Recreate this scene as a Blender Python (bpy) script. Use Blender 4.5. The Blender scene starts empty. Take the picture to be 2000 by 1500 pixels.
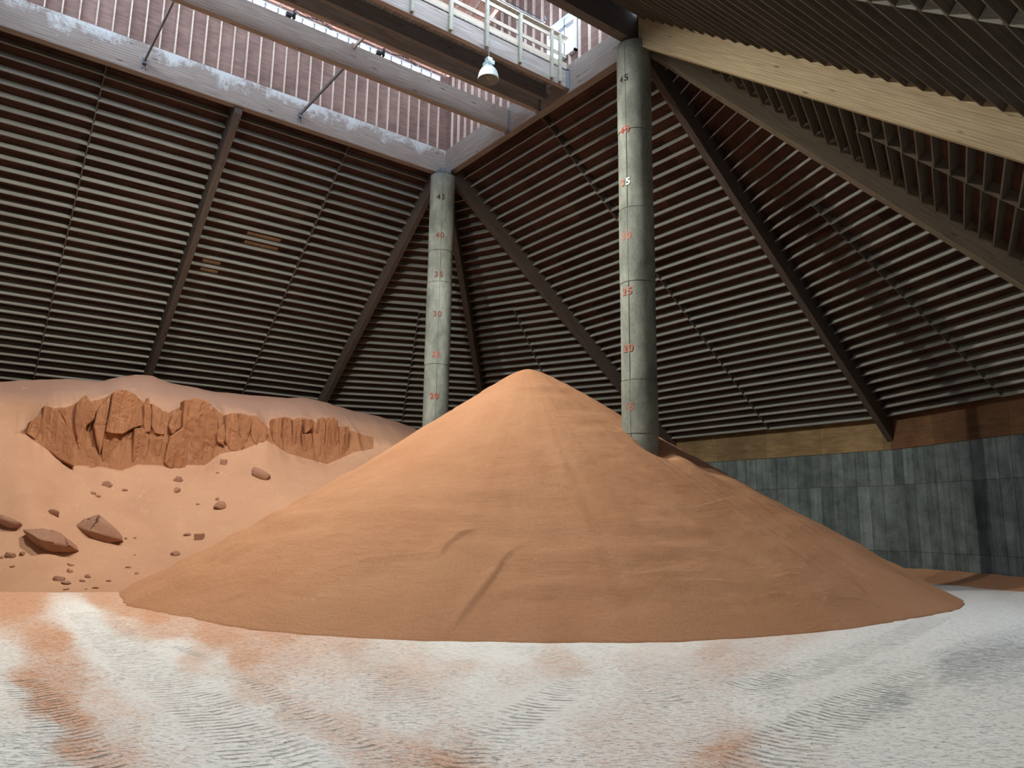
import bpy, bmesh, math, random
import numpy as np
from mathutils import Vector, Matrix
random.seed(7); rng = np.random.default_rng(11)
SC = bpy.context.scene
COL = SC.collection
rad = math.radians

# ------------------------------------------------------------------ camera frame (building axes, metres)
CAM = np.array([23.4355, -14.3290, 1.605])
FWD = np.array([-0.78292, 0.59492, 0.18198])
th, ro, phi = .183, .013, -.921
def _b(v):
    u = np.array([math.cos(phi), math.sin(phi)]); n = np.array([-u[1], u[0]])
    return np.array([v[0]*u[0]+v[1]*u[1], v[0]*n[0]+v[1]*n[1], v[2]])
_c, _s = math.cos(th), math.sin(th)
_F = np.array([0, _c, _s]); _U = np.array([0, -_s, _c]); _R = np.array([1., 0, 0])
RGT = _b(_R*math.cos(ro)+_U*math.sin(ro)); UPV = _b(-_R*math.sin(ro)+_U*math.cos(ro)); FWD = _b(_F)
FPX = 1480.7
def ray(x, y): return FWD + RGT*(x-1000)/FPX + UPV*(750-y)/FPX
def hit(x, y, p0, n):
    r = ray(x, y); p0 = np.array(p0, float); n = np.array(n, float)
    return CAM + r*(((p0-CAM)@n)/(r@n))
def hitz(x, y, z=0.): return hit(x, y, (0, 0, z), (0, 0, 1))
def proj(P):
    d = np.asarray(P, float)-CAM; z = d@FWD
    zz = np.where(np.abs(z) < .2, .2, z)
    return 1000+FPX*(d@RGT)/zz, 750-FPX*(d@UPV)/zz, z

# ------------------------------------------------------------------ numpy noise
_perm = rng.random((64, 64, 16))
def vn(x, y, z=0., seed=0):
    x = np.asarray(x, float)+seed*17.31; y = np.asarray(y, float)+seed*9.17; z = np.asarray(z, float)+0*x
    xi, yi, zi = np.floor(x).astype(int), np.floor(y).astype(int), np.floor(z).astype(int)
    fx, fy, fz = x-xi, y-yi, z-zi
    fx, fy, fz = fx*fx*(3-2*fx), fy*fy*(3-2*fy), fz*fz*(3-2*fz)
    def g(a, b, c): return _perm[(xi+a) % 64, (yi+b) % 64, (zi+c) % 16]
    r = 0
    for a in (0, 1):
        for b in (0, 1):
            for c in (0, 1):
                r = r+g(a, b, c)*(fx if a else 1-fx)*(fy if b else 1-fy)*(fz if c else 1-fz)
    return r*2-1
def fbm(x, y, z=0., seed=0, oct=4):
    r = 0; a = 1; k = 1
    for i in range(oct):
        r = r+a*vn(np.asarray(x)*k, np.asarray(y)*k, np.asarray(z)*k, seed+i); a *= .5; k *= 2.03
    return r/1.8

# ------------------------------------------------------------------ object helpers
WM = {}
def put(o, parent=None, M=None):
    M = M or Matrix.Identity(4)
    COL.objects.link(o)
    o.matrix_basis = M
    WM[o.name] = M
    if parent is not None:
        o.parent = parent
        o.matrix_parent_inverse = WM[parent.name].inverted()
    return o
def tag(o, label=None, cat=None, group=None, kind=None):
    if label: o['label'] = label
    if cat: o['category'] = cat
    if group: o['group'] = group
    if kind: o['kind'] = kind
    return o
def mesh_np(name, V, Fq, mat, parent=None, M=None, smooth=True):
    me = bpy.data.meshes.new(name)
    V = np.asarray(V, np.float32); Fq = np.asarray(Fq, np.int32)
    n = Fq.shape[1]
    me.vertices.add(len(V)); me.vertices.foreach_set('co', V.ravel())
    me.loops.add(Fq.size); me.loops.foreach_set('vertex_index', Fq.ravel())
    me.polygons.add(len(Fq)); me.polygons.foreach_set('loop_start', np.arange(0, Fq.size, n, dtype=np.int32))
    me.polygons.foreach_set('loop_total', np.full(len(Fq), n, np.int32))
    me.polygons.foreach_set('use_smooth', np.full(len(Fq), smooth))
    me.update(); me.validate()
    me.materials.append(mat)
    return put(bpy.data.objects.new(name, me), parent, M)
def grid_faces(r, c, wrap=False):
    i = np.arange(r-1)[:, None]; j = np.arange(c if wrap else c-1)[None]
    a = i*c+j; b = i*c+(j+1) % c
    return np.stack([a, b, b+c, a+c], -1).reshape(-1, 4)
class MB:
    def __init__(s): s.v = []; s.f = []; s.sm = []
    def poly(s, pts, faces, smooth=False):
        n = len(s.v); s.v += [tuple(p) for p in pts]
        for f in faces: s.f.append(tuple(n+i for i in f)); s.sm.append(smooth)
        return s
    def box(s, lo, hi):
        x0, y0, z0 = lo; x1, y1, z1 = hi
        return s.hexa([(x0, y0, z0), (x1, y0, z0), (x1, y1, z0), (x0, y1, z0), (x0, y0, z1), (x1, y0, z1), (x1, y1, z1), (x0, y1, z1)])
    def hexa(s, p):
        return s.poly(p, [(3, 2, 1, 0), (4, 5, 6, 7), (0, 1, 5, 4), (1, 2, 6, 5), (2, 3, 7, 6), (3, 0, 4, 7)])
    def tube(s, pts, r, n=10, cap=True):
        pts = [Vector(p) for p in pts]; rings = []
        rr = r if hasattr(r, '__len__') else [r]*len(pts)
        up = Vector((0, 0, 1))
        for i, p in enumerate(pts):
            d = (pts[min(i+1, len(pts)-1)]-pts[max(i-1, 0)]).normalized()
            a = d.cross(up)
            if a.length < .05: a = d.cross(Vector((0, 1, 0)))
            a.normalize(); b = d.cross(a)
            rings.append([p+a*math.cos(t*2*math.pi/n)*rr[i]+b*math.sin(t*2*math.pi/n)*rr[i] for t in range(n)])
        base = len(s.v)
        for r_ in rings: s.v += [tuple(q) for q in r_]
        for i in range(len(pts)-1):
            for t in range(n):
                u = (t+1) % n
                s.f.append((base+i*n+t, base+i*n+u, base+(i+1)*n+u, base+(i+1)*n+t)); s.sm.append(True)
        if cap:
            s.f.append(tuple(base+t for t in range(n))[::-1]); s.sm.append(False)
            s.f.append(tuple(base+(len(pts)-1)*n+t for t in range(n))); s.sm.append(False)
        return s
    def lathe(s, prof, n=40, c=(0, 0), capb=False, capt=False):
        base = len(s.v)
        for r, z in prof:
            s.v += [(c[0]+r*math.cos(2*math.pi*t/n), c[1]+r*math.sin(2*math.pi*t/n), z) for t in range(n)]
        for i in range(len(prof)-1):
            for t in range(n):
                u = (t+1) % n
                s.f.append((base+i*n+t, base+i*n+u, base+(i+1)*n+u, base+(i+1)*n+t)); s.sm.append(True)
        if capb: s.f.append(tuple(base+t for t in range(n))[::-1]); s.sm.append(False)
        if capt: s.f.append(tuple(base+(len(prof)-1)*n+t for t in range(n))); s.sm.append(False)
        return s
    def build(s, name, mat, parent=None, M=None, bevel=0):
        me = bpy.data.meshes.new(name)
        me.from_pydata(s.v, [], s.f); me.polygons.foreach_set('use_smooth', s.sm)
        if bevel:
            bm = bmesh.new(); bm.from_mesh(me)
            bmesh.ops.bevel(bm, geom=bm.edges[:], offset=bevel, segments=1, affect='EDGES', clamp_overlap=True)
            bm.to_mesh(me); bm.free()
        me.update(); me.materials.append(mat)
        return put(bpy.data.objects.new(name, me), parent, M)
def frame(p0, xdir, zdir):
    x = Vector(xdir).normalized(); z = Vector(zdir); z = (z-x*z.dot(x)).normalized(); y = z.cross(x)
    M = Matrix((x, y, z)).transposed().to_4x4(); M.translation = Vector(p0); return M
def board(name, p0, p1, up, w, d, mat, parent=None, bevel=0, z0=0.):
    """rectangular timber from p0 to p1, width w across, depth d towards 'up' starting at z0"""
    p0 = Vector(p0); p1 = Vector(p1); M = frame(p0, p1-p0, up)
    return MB().box((0, -w/2, z0), ((p1-p0).length, w/2, z0+d)).build(name, mat, parent, M, bevel)

# ------------------------------------------------------------------ materials
def newmat(name, rough=.85, spec=.2):
    m = bpy.data.materials.new(name); m.use_nodes = True
    nt = m.node_tree; b = nt.nodes['Principled BSDF']
    b.inputs['Roughness'].default_value = rough; b.inputs['Specular IOR Level'].default_value = spec
    return m, nt, b
def N(nt, t, **k):
    n = nt.nodes.new(t)
    for a, v in k.items(): setattr(n, a, v)
    return n
def noise(nt, vec, scale, detail=4, rough=.55, dist=0.):
    n = N(nt, 'ShaderNodeTexNoise'); n.inputs['Scale'].default_value = scale
    n.inputs['Detail'].default_value = detail; n.inputs['Roughness'].default_value = rough
    n.inputs['Distortion'].default_value = dist
    if vec is not None: nt.links.new(vec, n.inputs['Vector'])
    return n.outputs['Fac']
def mapping(nt, vec, sc=(1, 1, 1), loc=(0, 0, 0), rot=(0, 0, 0)):
    n = N(nt, 'ShaderNodeMapping'); n.inputs['Scale'].default_value = sc
    n.inputs['Location'].default_value = loc; n.inputs['Rotation'].default_value = rot
    nt.links.new(vec, n.inputs['Vector']); return n.outputs['Vector']
def ramp(nt, fac, stops):
    n = N(nt, 'ShaderNodeValToRGB'); e = n.color_ramp.elements
    while len(e) < len(stops): e.new(.5)
    for i, (p, c) in enumerate(stops):
        e[i].position = p; e[i].color = (*c, 1) if len(c) == 3 else c
    nt.links.new(fac, n.inputs['Fac']); return n.outputs['Color']
def mix(nt, fac, a, b, mode='MIX'):
    n = N(nt, 'ShaderNodeMix', data_type='RGBA', blend_type=mode)
    for s, v in ((n.inputs[0], fac), (n.inputs[6], a), (n.inputs[7], b)):
        if hasattr(v, 'is_linked') or hasattr(v, 'links'): nt.links.new(v, s)
        elif isinstance(v, (tuple, list)): s.default_value = (*v, 1)[:4]
        else: s.default_value = v
    return n.outputs[2]
def math_(nt, op, a, b=None, clamp=False):
    n = N(nt, 'ShaderNodeMath', operation=op, use_clamp=clamp)
    for s, v in ((n.inputs[0], a), (n.inputs[1], b)):
        if v is None: continue
        if hasattr(v, 'links'): nt.links.new(v, s)
        else: s.default_value = v
    return n.outputs[0]
def bump(nt, b, h, strength, dist, prev=None):
    n = N(nt, 'ShaderNodeBump'); n.inputs['Strength'].default_value = strength; n.inputs['Distance'].default_value = dist
    nt.links.new(h, n.inputs['Height'])
    if prev is not None: nt.links.new(prev, n.inputs['Normal'])
    nt.links.new(n.outputs['Normal'], b.inputs['Normal']); return n.outputs['Normal']
def objc(nt): return N(nt, 'ShaderNodeTexCoord').outputs['Object']
def objrand(nt): return N(nt, 'ShaderNodeObjectInfo').outputs['Random']

def wood(name, dark, light, rough=.8, knots=True, lam=0., var=.15, stain=None):
    m, nt, b = newmat(name, rough, .2)
    oc = objc(nt); rnd = objrand(nt)
    off = N(nt, 'ShaderNodeVectorMath', operation='ADD'); nt.links.new(oc, off.inputs[0])
    cmb = N(nt, 'ShaderNodeCombineXYZ'); k = math_(nt, 'MULTIPLY', rnd, 37.)
    nt.links.new(k, cmb.inputs[0]); nt.links.new(k, cmb.inputs[1]); nt.links.new(cmb.outputs[0], off.inputs[1])
    v = off.outputs[0]
    g = noise(nt, mapping(nt, v, (.5, 14, 14)), 2.2, 5, .6, .3)
    c = ramp(nt, g, [(.3, dark), (.7, light)])
    if lam:
        l = N(nt, 'ShaderNodeTexWave', wave_type='BANDS', bands_direction='Z'); l.inputs['Scale'].default_value = 1/lam*.5
        l.inputs['Distortion'].default_value = .3; l.inputs['Detail'].default_value = 1
        nt.links.new(oc, l.inputs['Vector'])
        c = mix(nt, math_(nt, 'MULTIPLY', math_(nt, 'POWER', l.outputs['Fac'], 12.), .45), c, tuple(.45*x for x in dark))
    if knots:
        vo = N(nt, 'ShaderNodeTexVoronoi'); vo.inputs['Scale'].default_value = 1.
        nt.links.new(mapping(nt, v, (1.1, 4.2, 4.2)), vo.inputs['Vector'])
        kf = ramp(nt, vo.outputs['Distance'], [(.07, (1, 1, 1)), (.14, (0, 0, 0))])
        c = mix(nt, math_(nt, 'MULTIPLY', kf, .7), c, tuple(.35*x for x in dark))
    big = noise(nt, mapping(nt, v, (.7, 2, 2)), 1.2, 3)
    hs = N(nt, 'ShaderNodeHueSaturation')
    val = math_(nt, 'ADD', 1-var, math_(nt, 'MULTIPLY', math_(nt, 'ADD', rnd, big), var))
    nt.links.new(val, hs.inputs['Value']); nt.links.new(c, hs.inputs['Color']); c = hs.outputs['Color']
    if stain:
        sx = N(nt, 'ShaderNodeSeparateXYZ'); nt.links.new(oc, sx.inputs[0])
        n1 = noise(nt, mapping(nt, oc, (1, 1, 1)), 1.1, 6, .7, .6)
        n2 = noise(nt, mapping(nt, oc, (3, 3, 1.2)), 2.5, 6, .7, 1.)
        f = math_(nt, 'ADD', math_(nt, 'MULTIPLY', sx.outputs[2], stain[1]), math_(nt, 'MULTIPLY', n1, 1.6))
        f = math_(nt, 'ADD', f, math_(nt, 'MULTIPLY', n2, .7))
        f = ramp(nt, math_(nt, 'SUBTRACT', f, stain[2]), [(.0, (0, 0, 0)), (.28, (.75, .75, .75))])
        c = mix(nt, f, c, stain[0])
    nt.links.new(c, b.inputs['Base Color'])
    bump(nt, b, g, .25, .01)
    return m
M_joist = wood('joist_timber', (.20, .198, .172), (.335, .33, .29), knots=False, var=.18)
M_joist_shade = wood('joist_shaded', (.07, .053, .038), (.135, .108, .08), knots=False, var=.25)  # darker joist copy: shade of the right-hand slopes put into the colour
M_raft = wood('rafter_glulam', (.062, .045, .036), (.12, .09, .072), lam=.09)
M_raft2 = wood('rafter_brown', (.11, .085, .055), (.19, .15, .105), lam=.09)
M_ring = wood('ring_glulam', (.21, .16, .135), (.36, .30, .26), lam=.14, stain=((.62, .63, .62), .75, 1.62))
M_ringp = wood('ring_glulam_plain', (.21, .16, .135), (.36, .31, .27), lam=.14, stain=((.60, .58, .56), .9, 2.1))
M_bc = wood('ring_glulam_unlit', (.09, .075, .07), (.15, .13, .12), lam=.14)  # ring glulam darkened in colour for the beam face the lamps miss
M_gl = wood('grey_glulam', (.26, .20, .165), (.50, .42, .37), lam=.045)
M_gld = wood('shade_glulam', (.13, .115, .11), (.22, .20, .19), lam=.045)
M_stud = wood('stud_timber', (.52, .38, .31), (.78, .62, .53), knots=False, var=.2)
M_rail = wood('rail_timber', (.36, .27, .2), (.60, .48, .38), var=.15)
M_post = wood('treated_post', (.30, .27, .21), (.46, .43, .34), knots=False)
M_deck = wood('deck_plank', (.24, .20, .17), (.38, .33, .29))

def plywood(name, base, var, hue=.0, size=(2.44, 1.22)):
    m, nt, b = newmat(name, .85, .15)
    oc = objc(nt)
    br = N(nt, 'ShaderNodeTexBrick'); br.inputs['Scale'].default_value = 1.
    br.inputs['Brick Width'].default_value = size[0]; br.inputs['Row Height'].default_value = size[1]
    br.inputs['Mortar Size'].default_value = .006; br.inputs['Mortar'].default_value = (base[0]*.3, base[1]*.3, base[2]*.3, 1)
    br.inputs['Color1'].default_value = (*[x*(1-var) for x in base], 1)
    br.inputs['Color2'].default_value = (base[0]*(1+var), base[1]*(1+var*1.1), base[2]*(1+var*.9), 1)
    nt.links.new(oc, br.inputs['Vector'])
    g = noise(nt, mapping(nt, oc, (.8, 5, 5)), 2., 5, .6, .5)
    c = mix(nt, .8, br.outputs['Color'], ramp(nt, g, [(.3, (.6, .6, .6)), (.7, (1.15, 1.1, 1.1))]), 'MULTIPLY')
    s = noise(nt, oc, .7, 5, .6)
    c = mix(nt, 1., c, ramp(nt, s, [(.35, (.75, .72, .72)), (.65, (1.1, 1.1, 1.1))]), 'MULTIPLY')
    nt.links.new(c, b.inputs['Base Color']); return m
M_sheath = plywood('roof_sheathing', (.085, .043, .034), .35)
M_ply = plywood('lantern_plywood', (.95, .62, .51), .06)
M_patch = plywood('new_plywood', (.62, .42, .26), .1, size=(9, 9))
M_band = plywood('band_plywood', (.30, .205, .10), .28, size=(2.44, 3))
M_band2 = plywood('band_plywood_red', (.19, .10, .05), .2, size=(2.44, 3))

def concrete(name, c1, c2, streak=0., panels=None, seam=False):
    m, nt, b = newmat(name, .8, .25)
    oc = objc(nt)
    n1 = noise(nt, mapping(nt, oc, (1, 1, .55)), 1.6, 8, .62, .3); n2 = noise(nt, oc, 14, 5, .6)
    c = ramp(nt, n1, [(.32, c1), (.68, c2)])
    c = mix(nt, .55, c, ramp(nt, n2, [(.3, (.72, .72, .72)), (.7, (1.15, 1.15, 1.15))]), 'MULTIPLY')
    if panels:
        br = N(nt, 'ShaderNodeTexBrick'); br.offset = .37; br.offset_frequency = 1; br.squash_frequency = 1
        br.inputs['Scale'].default_value = 1.; br.inputs['Brick Width'].default_value = panels[1]
        br.inputs['Row Height'].default_value = panels[0]; br.inputs['Mortar Size'].default_value = .009
        br.inputs['Mortar'].default_value = (.25, .25, .25, 1)
        br.inputs['Color1'].default_value = (.62, .66, .66, 1); br.inputs['Color2'].default_value = (1.3, 1.32, 1.28, 1)
        nt.links.new(mapping(nt, oc, (1, 1, 1), rot=(0, 0, rad(90))), br.inputs['Vector'])
        c = mix(nt, .9, c, br.outputs['Color'], 'MULTIPLY')
    if streak:
        s = noise(nt, mapping(nt, oc, (3.2, .22, 1)), 1.3, 6, .7, .8)
        c = mix(nt, streak, c, ramp(nt, s, [(.38, (.42, .43, .42)), (.6, (1.2, 1.2, 1.2))]), 'MULTIPLY')
        w = noise(nt, mapping(nt, oc, (1.2, 9, 1)), 2.3, 5, .75, 2.)
        c = mix(nt, ramp(nt, w, [(.71, (0, 0, 0)), (.76, (.7, .7, .7))]), c, (.55, .56, .54))
    nt.links.new(c, b.inputs['Base Color'])
    bump(nt, b, n2, .25, .01)
    return m
M_col = concrete('column_concrete', (.13, .145, .12), (.33, .355, .30))
M_wall = concrete('wall_concrete', (.095, .115, .112), (.19, .22, .215), .45, (.48, 2.3))

def simple(name, col, rough=.5, metal=0., var=0.):
    m, nt, b = newmat(name, rough, .4); b.inputs['Metallic'].default_value = metal
    if var:
        c = ramp(nt, noise(nt, objc(nt), 9, 4), [(.3, tuple(x*(1-var) for x in col)), (.7, tuple(min(1, x*(1+var)) for x in col))])
        nt.links.new(c, b.inputs['Base Color'])
    else: b.inputs['Base Color'].default_value = (*col, 1)
    return m
M_steel = simple('galvanised_steel', (.34, .34, .33), .5, .7, .3)
M_plate = simple('hanger_plate', (.26, .27, .30), .55, .6, .2)
M_cream = simple('lamp_enamel', (.72, .74, .66), .45, 0, .12)
M_inner = simple('lamp_inner', (.42, .39, .34), .5, .2, .1)
M_glassg = simple('lamp_ballast', (.62, .70, .70), .4, .3, .2)
M_black = simple('black_plastic', (.02, .02, .02), .5)
M_white = simple('window_frame_white', (.75, .76, .78), .5, 0, .05)
M_frame = simple('window_frame_backlit', (.30, .30, .32), .5)  # mullion copy of the frame, backlit darkness put into its colour
M_num1 = simple('number_dark', (.035, .02, .018), .8)
M_num2 = simple('number_red', (.42, .08, .05), .8)
M_num3 = simple('number_orange', (.46, .15, .09), .8)
M_num4 = simple('number_white', (.85, .85, .85), .8)
M_num5 = simple('number_brown', (.16, .05, .035), .8)

m, nt, b = newmat('window_glass', .05, .5)
nt.nodes.remove(b)
tr = N(nt, 'ShaderNodeBsdfTransparent'); tr.inputs[0].default_value = (.93, .96, .98, 1)
gl = N(nt, 'ShaderNodeBsdfGlossy'); gl.inputs['Roughness'].default_value = .05
mx = N(nt, 'ShaderNodeMixShader'); mx.inputs[0].default_value = .06
nt.links.new(tr.outputs[0], mx.inputs[1]); nt.links.new(gl.outputs[0], mx.inputs[2])
nt.links.new(mx.outputs[0], nt.nodes['Material Output'].inputs[0]); M_glass = m

m, nt, b = newmat('lamp_bulb'); b.inputs['Emission Color'].default_value = (1, .95, .85, 1)
b.inputs['Emission Strength'].default_value = 25; M_bulb = m

def saltmat(name, c1, c2, grain=.8, white=0., streaks=True, gd=.035, crust=False, ribs=False):
    m, nt, b = newmat(name, .9, .12)
    oc = objc(nt)
    n0 = noise(nt, oc, .45, 5, .6, .4); n1 = noise(nt, oc, 26, 6, .7); n2 = noise(nt, oc, 90, 3, .7)
    c = ramp(nt, n0, [(.3, c1), (.7, c2)])
    c = mix(nt, .7, c, ramp(nt, n1, [(.3, (.86, .84, .83)), (.7, (1.1, 1.1, 1.1))]), 'MULTIPLY')
    if crust:
        sz = N(nt, 'ShaderNodeSeparateXYZ'); nt.links.new(oc, sz.inputs[0])
        f = math_(nt, 'ADD', math_(nt, 'MULTIPLY', sz.outputs[2], 1.), math_(nt, 'MULTIPLY', noise(nt, oc, .8, 5), 1.2))
        c = mix(nt, ramp(nt, math_(nt, 'SUBTRACT', f, 5.3), [(0., (0, 0, 0)), (.9, (.9, .9, .9))]), c, (.33, .195, .145))
    if white:
        w = noise(nt, mapping(nt, oc, (1.5, 1.5, .8)), 1.6, 7, .7, 1.2)
        c = mix(nt, ramp(nt, w, [(.60, (0, 0, 0)), (.72, (white,)*3)]), c, (.70, .48, .38))
    nt.links.new(c, b.inputs['Base Color'])
    h = math_(nt, 'ADD', n1, math_(nt, 'MULTIPLY', n2, .7))
    nrm = bump(nt, b, h, grain, gd)
    if ribs:
        s = noise(nt, mapping(nt, oc, (7, 7, .7)), 1.6, 6, .7, .3)
        bump(nt, b, s, .9, .09, nrm)
    if streaks:
        s2 = noise(nt, mapping(nt, oc, (3.2, 3.2, 14)), 2.4, 6, .78, .5)
        nrm = bump(nt, b, s2, .3, .028, nrm)
        s = noise(nt, mapping(nt, oc, (1.1, 1.1, 7)), 2.0, 6, .7, 1.)
        bump(nt, b, s, .45, .07, nrm)
    return m
M_salt = saltmat('orange_salt', (.61, .305, .158), (.69, .37, .205), .75, gd=.032)
M_bank = saltmat('old_salt', (.46, .25, .15), (.55, .315, .19), .3, white=.35, streaks=False, crust=True)
M_slab = saltmat('crusted_salt', (.42, .185, .085), (.54, .25, .125), .6, white=.5, streaks=False, gd=.03, ribs=True)
M_lump = saltmat('salt_lump', (.46, .245, .155), (.56, .31, .20), .9, white=.15, streaks=False, gd=.04)

# ------------------------------------------------------------------ building dimensions
ZT = 14.99; REACH = 13.06; DROP = 10.32; S = DROP/REACH; W = 10.04; L = 15.45
J = .60                       # joist undersides above the rafter undersides
JD = .286; JV = JD/math.cos(math.atan(S)); SP = .3185
A = Vector((0, 0, 0)); B = Vector((W, 0, 0)); D = Vector((0, -L, 0)); Cc = Vector((W, -L, 0)); AM = Vector((0, -L/2, 0)); BM = Vector((W, -L/2, 0))
def dirv(a): return Vector((math.cos(rad(a)), math.sin(rad(a)), 0))
EXT = {0: .8}                 # the camera side eave stands a little further out

def facet(name, p, q, a0, a1, joists=True, blocking=None, label='', dz=0., s0=.45, bmat=None, jmat=None):
    """roof plane between rafters from p in direction a0 and from q in direction a1 (counter-clockwise from q to p)"""
    J = globals()['J']+dz
    mid = (a0+a1)/2; cs = math.cos(rad((a0-a1)/2)); Sq = S/cs
    ext = .9 if abs(mid) < 1 else 0.
    R_ = REACH+ext
    o = dirv(mid); t = Vector((-o.y, o.x, 0))
    down = (o-Vector((0, 0, Sq))).normalized(); nrm = t.cross(down).normalized()
    if nrm.z < 0: nrm = -nrm
    base = p+Vector((0, 0, ZT+J+JV))
    M = frame(base, t, nrm)
    Mi = M.inverted()
    def P(pt, ang, s, z): return pt+dirv(ang)*s+Vector((0, 0, z-S*s))
    zz = ZT+J+JV
    mb = MB(); th_ = .03
    nrows = 14
    pts = []
    for k in range(nrows+1):
        s = s0+(R_+.05-s0)*k/nrows
        pts.append((Mi@P(p, a0, s, zz), Mi@P(q, a1, s, zz)))
    V = []
    for u, v in pts: V += [u, v]
    for u, v in pts: V += [u+Vector((0, 0, th_)), v+Vector((0, 0, th_))]
    n = 2*(nrows+1); Fs = []
    for k in range(nrows):
        Fs.append((2*k, 2*k+1, 2*k+3, 2*k+2)); Fs.append((n+2*k, n+2*k+2, n+2*k+3, n+2*k+1))
    Fs += [(0, n, n+1, 1), (2*nrows, 2*nrows+1, n+2*nrows+1, n+2*nrows)]
    mb.poly(V, Fs)
    sh = mb.build('ceiling', M_sheath, None, M)
    tag(sh, label, None, None, 'structure')
    if joists:
        k = 0; s = .60
        while s < R_-.1:
            a = P(p, a0, s, ZT+J); c = P(q, a1, s, ZT+J)
            d = (a-c); ln = d.length; dn = d.normalized()
            e = .13/max(.3, abs(dn.cross(dirv(a0)).length))
            if ln > .5:
                jm = MB(); Lx = ln-2*e
                lap = .5 if ln > 4.6 else None
                if lap:      # two boards lapped at the row of blocking
                    xm = Lx*(blocking if blocking else .5)
                    jm.box((0, -.019, 0), (xm+.02, .019, JD)); jm.box((xm-.02, .0195, 0), (Lx, .0575, JD))
                else: jm.box((0, -.019, 0), (Lx, .019, JD))
                o_ = jm.build('joist', jmat or M_joist, sh, frame(c+dn*e, d, nrm))
                if lap:
                    nx = SP
                    # solid blocking between this joist and the next one down the slope
                    xm = Lx*(blocking if blocking else .5)
                    a2 = P(p, a0, s+SP, ZT+J); c2 = P(q, a1, s+SP, ZT+J)
                    if s+SP < R_-.1:
                        m1 = c+dn*(e+xm); step = (o*(SP*cs)-Vector((0, 0, Sq*SP*cs)))
                        m1 = m1
                        p0 = m1+step.normalized()*.03; p1 = m1+step-step.normalized()*.03
                        board('blocking', p0, p1, nrm, .038, JD-.01, bmat or M_raft, sh)
            s += SP; k += 1
    return sh

F_AB = facet('ab', A, B, 90, 90, True, .475, 'roof slope of lit joists between the two concrete columns')
F_A1 = facet('a1', A, A, 135, 90, True, None, 'triangular roof slope just right of the far column')
F_A2 = facet('a2', A, A, 180, 135, True, None, 'triangular roof slope just left of the far column')
F_AD1 = facet('ad1', AM, A, 180, 180, True, .47, 'left roof slope between the far column and the middle rafter')
F_AD2 = facet('ad2', D, AM, 180, 180, True, .5, 'roof slope at the left edge with joists running past the middle rafter')
F_B1 = facet('b1', B, B, 90, 45, True, None, 'right roof slope crossed by the shadow of the near column', s0=.1)
F_B2 = facet('b2', B, B, 45, 0, True, None, 'far right dark roof slope under the big pale rafter', bmat=M_joist_shade, jmat=M_joist_shade, s0=.1)
F_BC1 = facet('bc1', B, BM, 0, 0, True, .385, 'dark roof slope overhead at upper right with rows of joist edges', .25, .12, M_joist, M_joist_shade)
F_BC2 = facet('bc2', BM, Cc, 0, 0, False, None, 'roof slope above the entrance side', .25, .12)
for p_, q_, a0, a1 in ((D, D, 225, 180), (D, D, 270, 225), (Cc, D, 270, 270), (Cc, Cc, 315, 270), (Cc, Cc, 360, 315)):
    facet('x', p_, q_, a0, a1, False, None, 'roof slope behind the view')

# replaced plywood sheets between joists of the left slope
def on_left(px, py): return hit(px, py, (0, 0, ZT+J+JV), (-S, 0, 1))
for poly, lb in (([(483, 455), (547, 470), (543, 482), (480, 467)], 'a'), ([(478, 472), (541, 482), (538, 497), (474, 480)], 'b'),
             ([(395, 510), (428, 517), (426, 526), (392, 519)], 'c'), ([(392, 526), (424, 533), (421, 542), (388, 535)], 'd')):
    q = [on_left(*p) for p in poly]
    y0 = min(q[0][1], q[3][1]); y1 = max(q[1][1], q[2][1]); x0 = max(p[0] for p in q); xc = .5*(q[0][0]+q[2][0])
    kk = round((-xc-.60-SP/2)/SP); s0 = .60+SP*kk+.03; s1 = s0+SP-.06
    zf = ZT+J+JV-.012
    Pm = [(-s0, y0, zf-S*s0), (-s1, y0, zf-S*s1), (-s1, y1, zf-S*s1), (-s0, y1, zf-S*s0)]
    Pm = Pm+[(a, b_, c+.01) for a, b_, c in Pm]
    MB().hexa(Pm).build('plywood_patch', M_patch, F_AD1)['label'] = 'fresh tan plywood patch between joists'

# ------------------------------------------------------------------ rafters
def rafter(pt, ang, label, start=.3, ext=0., mat=None, w=.24, group=None):
    d = dirv(ang); M = frame(pt+d*start+Vector((0, 0, ZT-S*start)), d-Vector((0, 0, S)), (0, 0, 1)); Mi = M.inverted()
    R_ = REACH-.02+ext; sd = Vector((-d.y, d.x, 0))*(w/2); H = J+JV-.01+(.2 if ang == 0 else 0)
    P = []
    for s, (l, h) in ((start, (0, H)), (R_, (0, H))):
        for e in (-1, 1):
            for z in (l, h):
                P.append(Mi@(pt+d*s+sd*e+Vector((0, 0, ZT-S*s+z))))
    hx = [P[0], P[4], P[6], P[2], P[1], P[5], P[7], P[3]]
    o = MB().hexa([tuple(v) for v in hx]).build('rafter', mat or M_raft, None, M, .012)
    return tag(o, label, 'rafter', group)
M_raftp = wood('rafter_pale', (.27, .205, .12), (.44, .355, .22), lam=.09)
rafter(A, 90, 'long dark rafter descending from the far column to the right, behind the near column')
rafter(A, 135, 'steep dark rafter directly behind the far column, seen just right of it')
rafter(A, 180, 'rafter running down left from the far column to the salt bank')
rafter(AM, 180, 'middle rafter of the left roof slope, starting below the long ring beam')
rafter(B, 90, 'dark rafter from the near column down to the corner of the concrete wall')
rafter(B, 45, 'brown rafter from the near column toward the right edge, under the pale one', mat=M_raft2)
rafter(B, 0, 'broad pale knotty rafter sloping from the near column to the upper right edge', mat=M_raftp, ext=.8)

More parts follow.
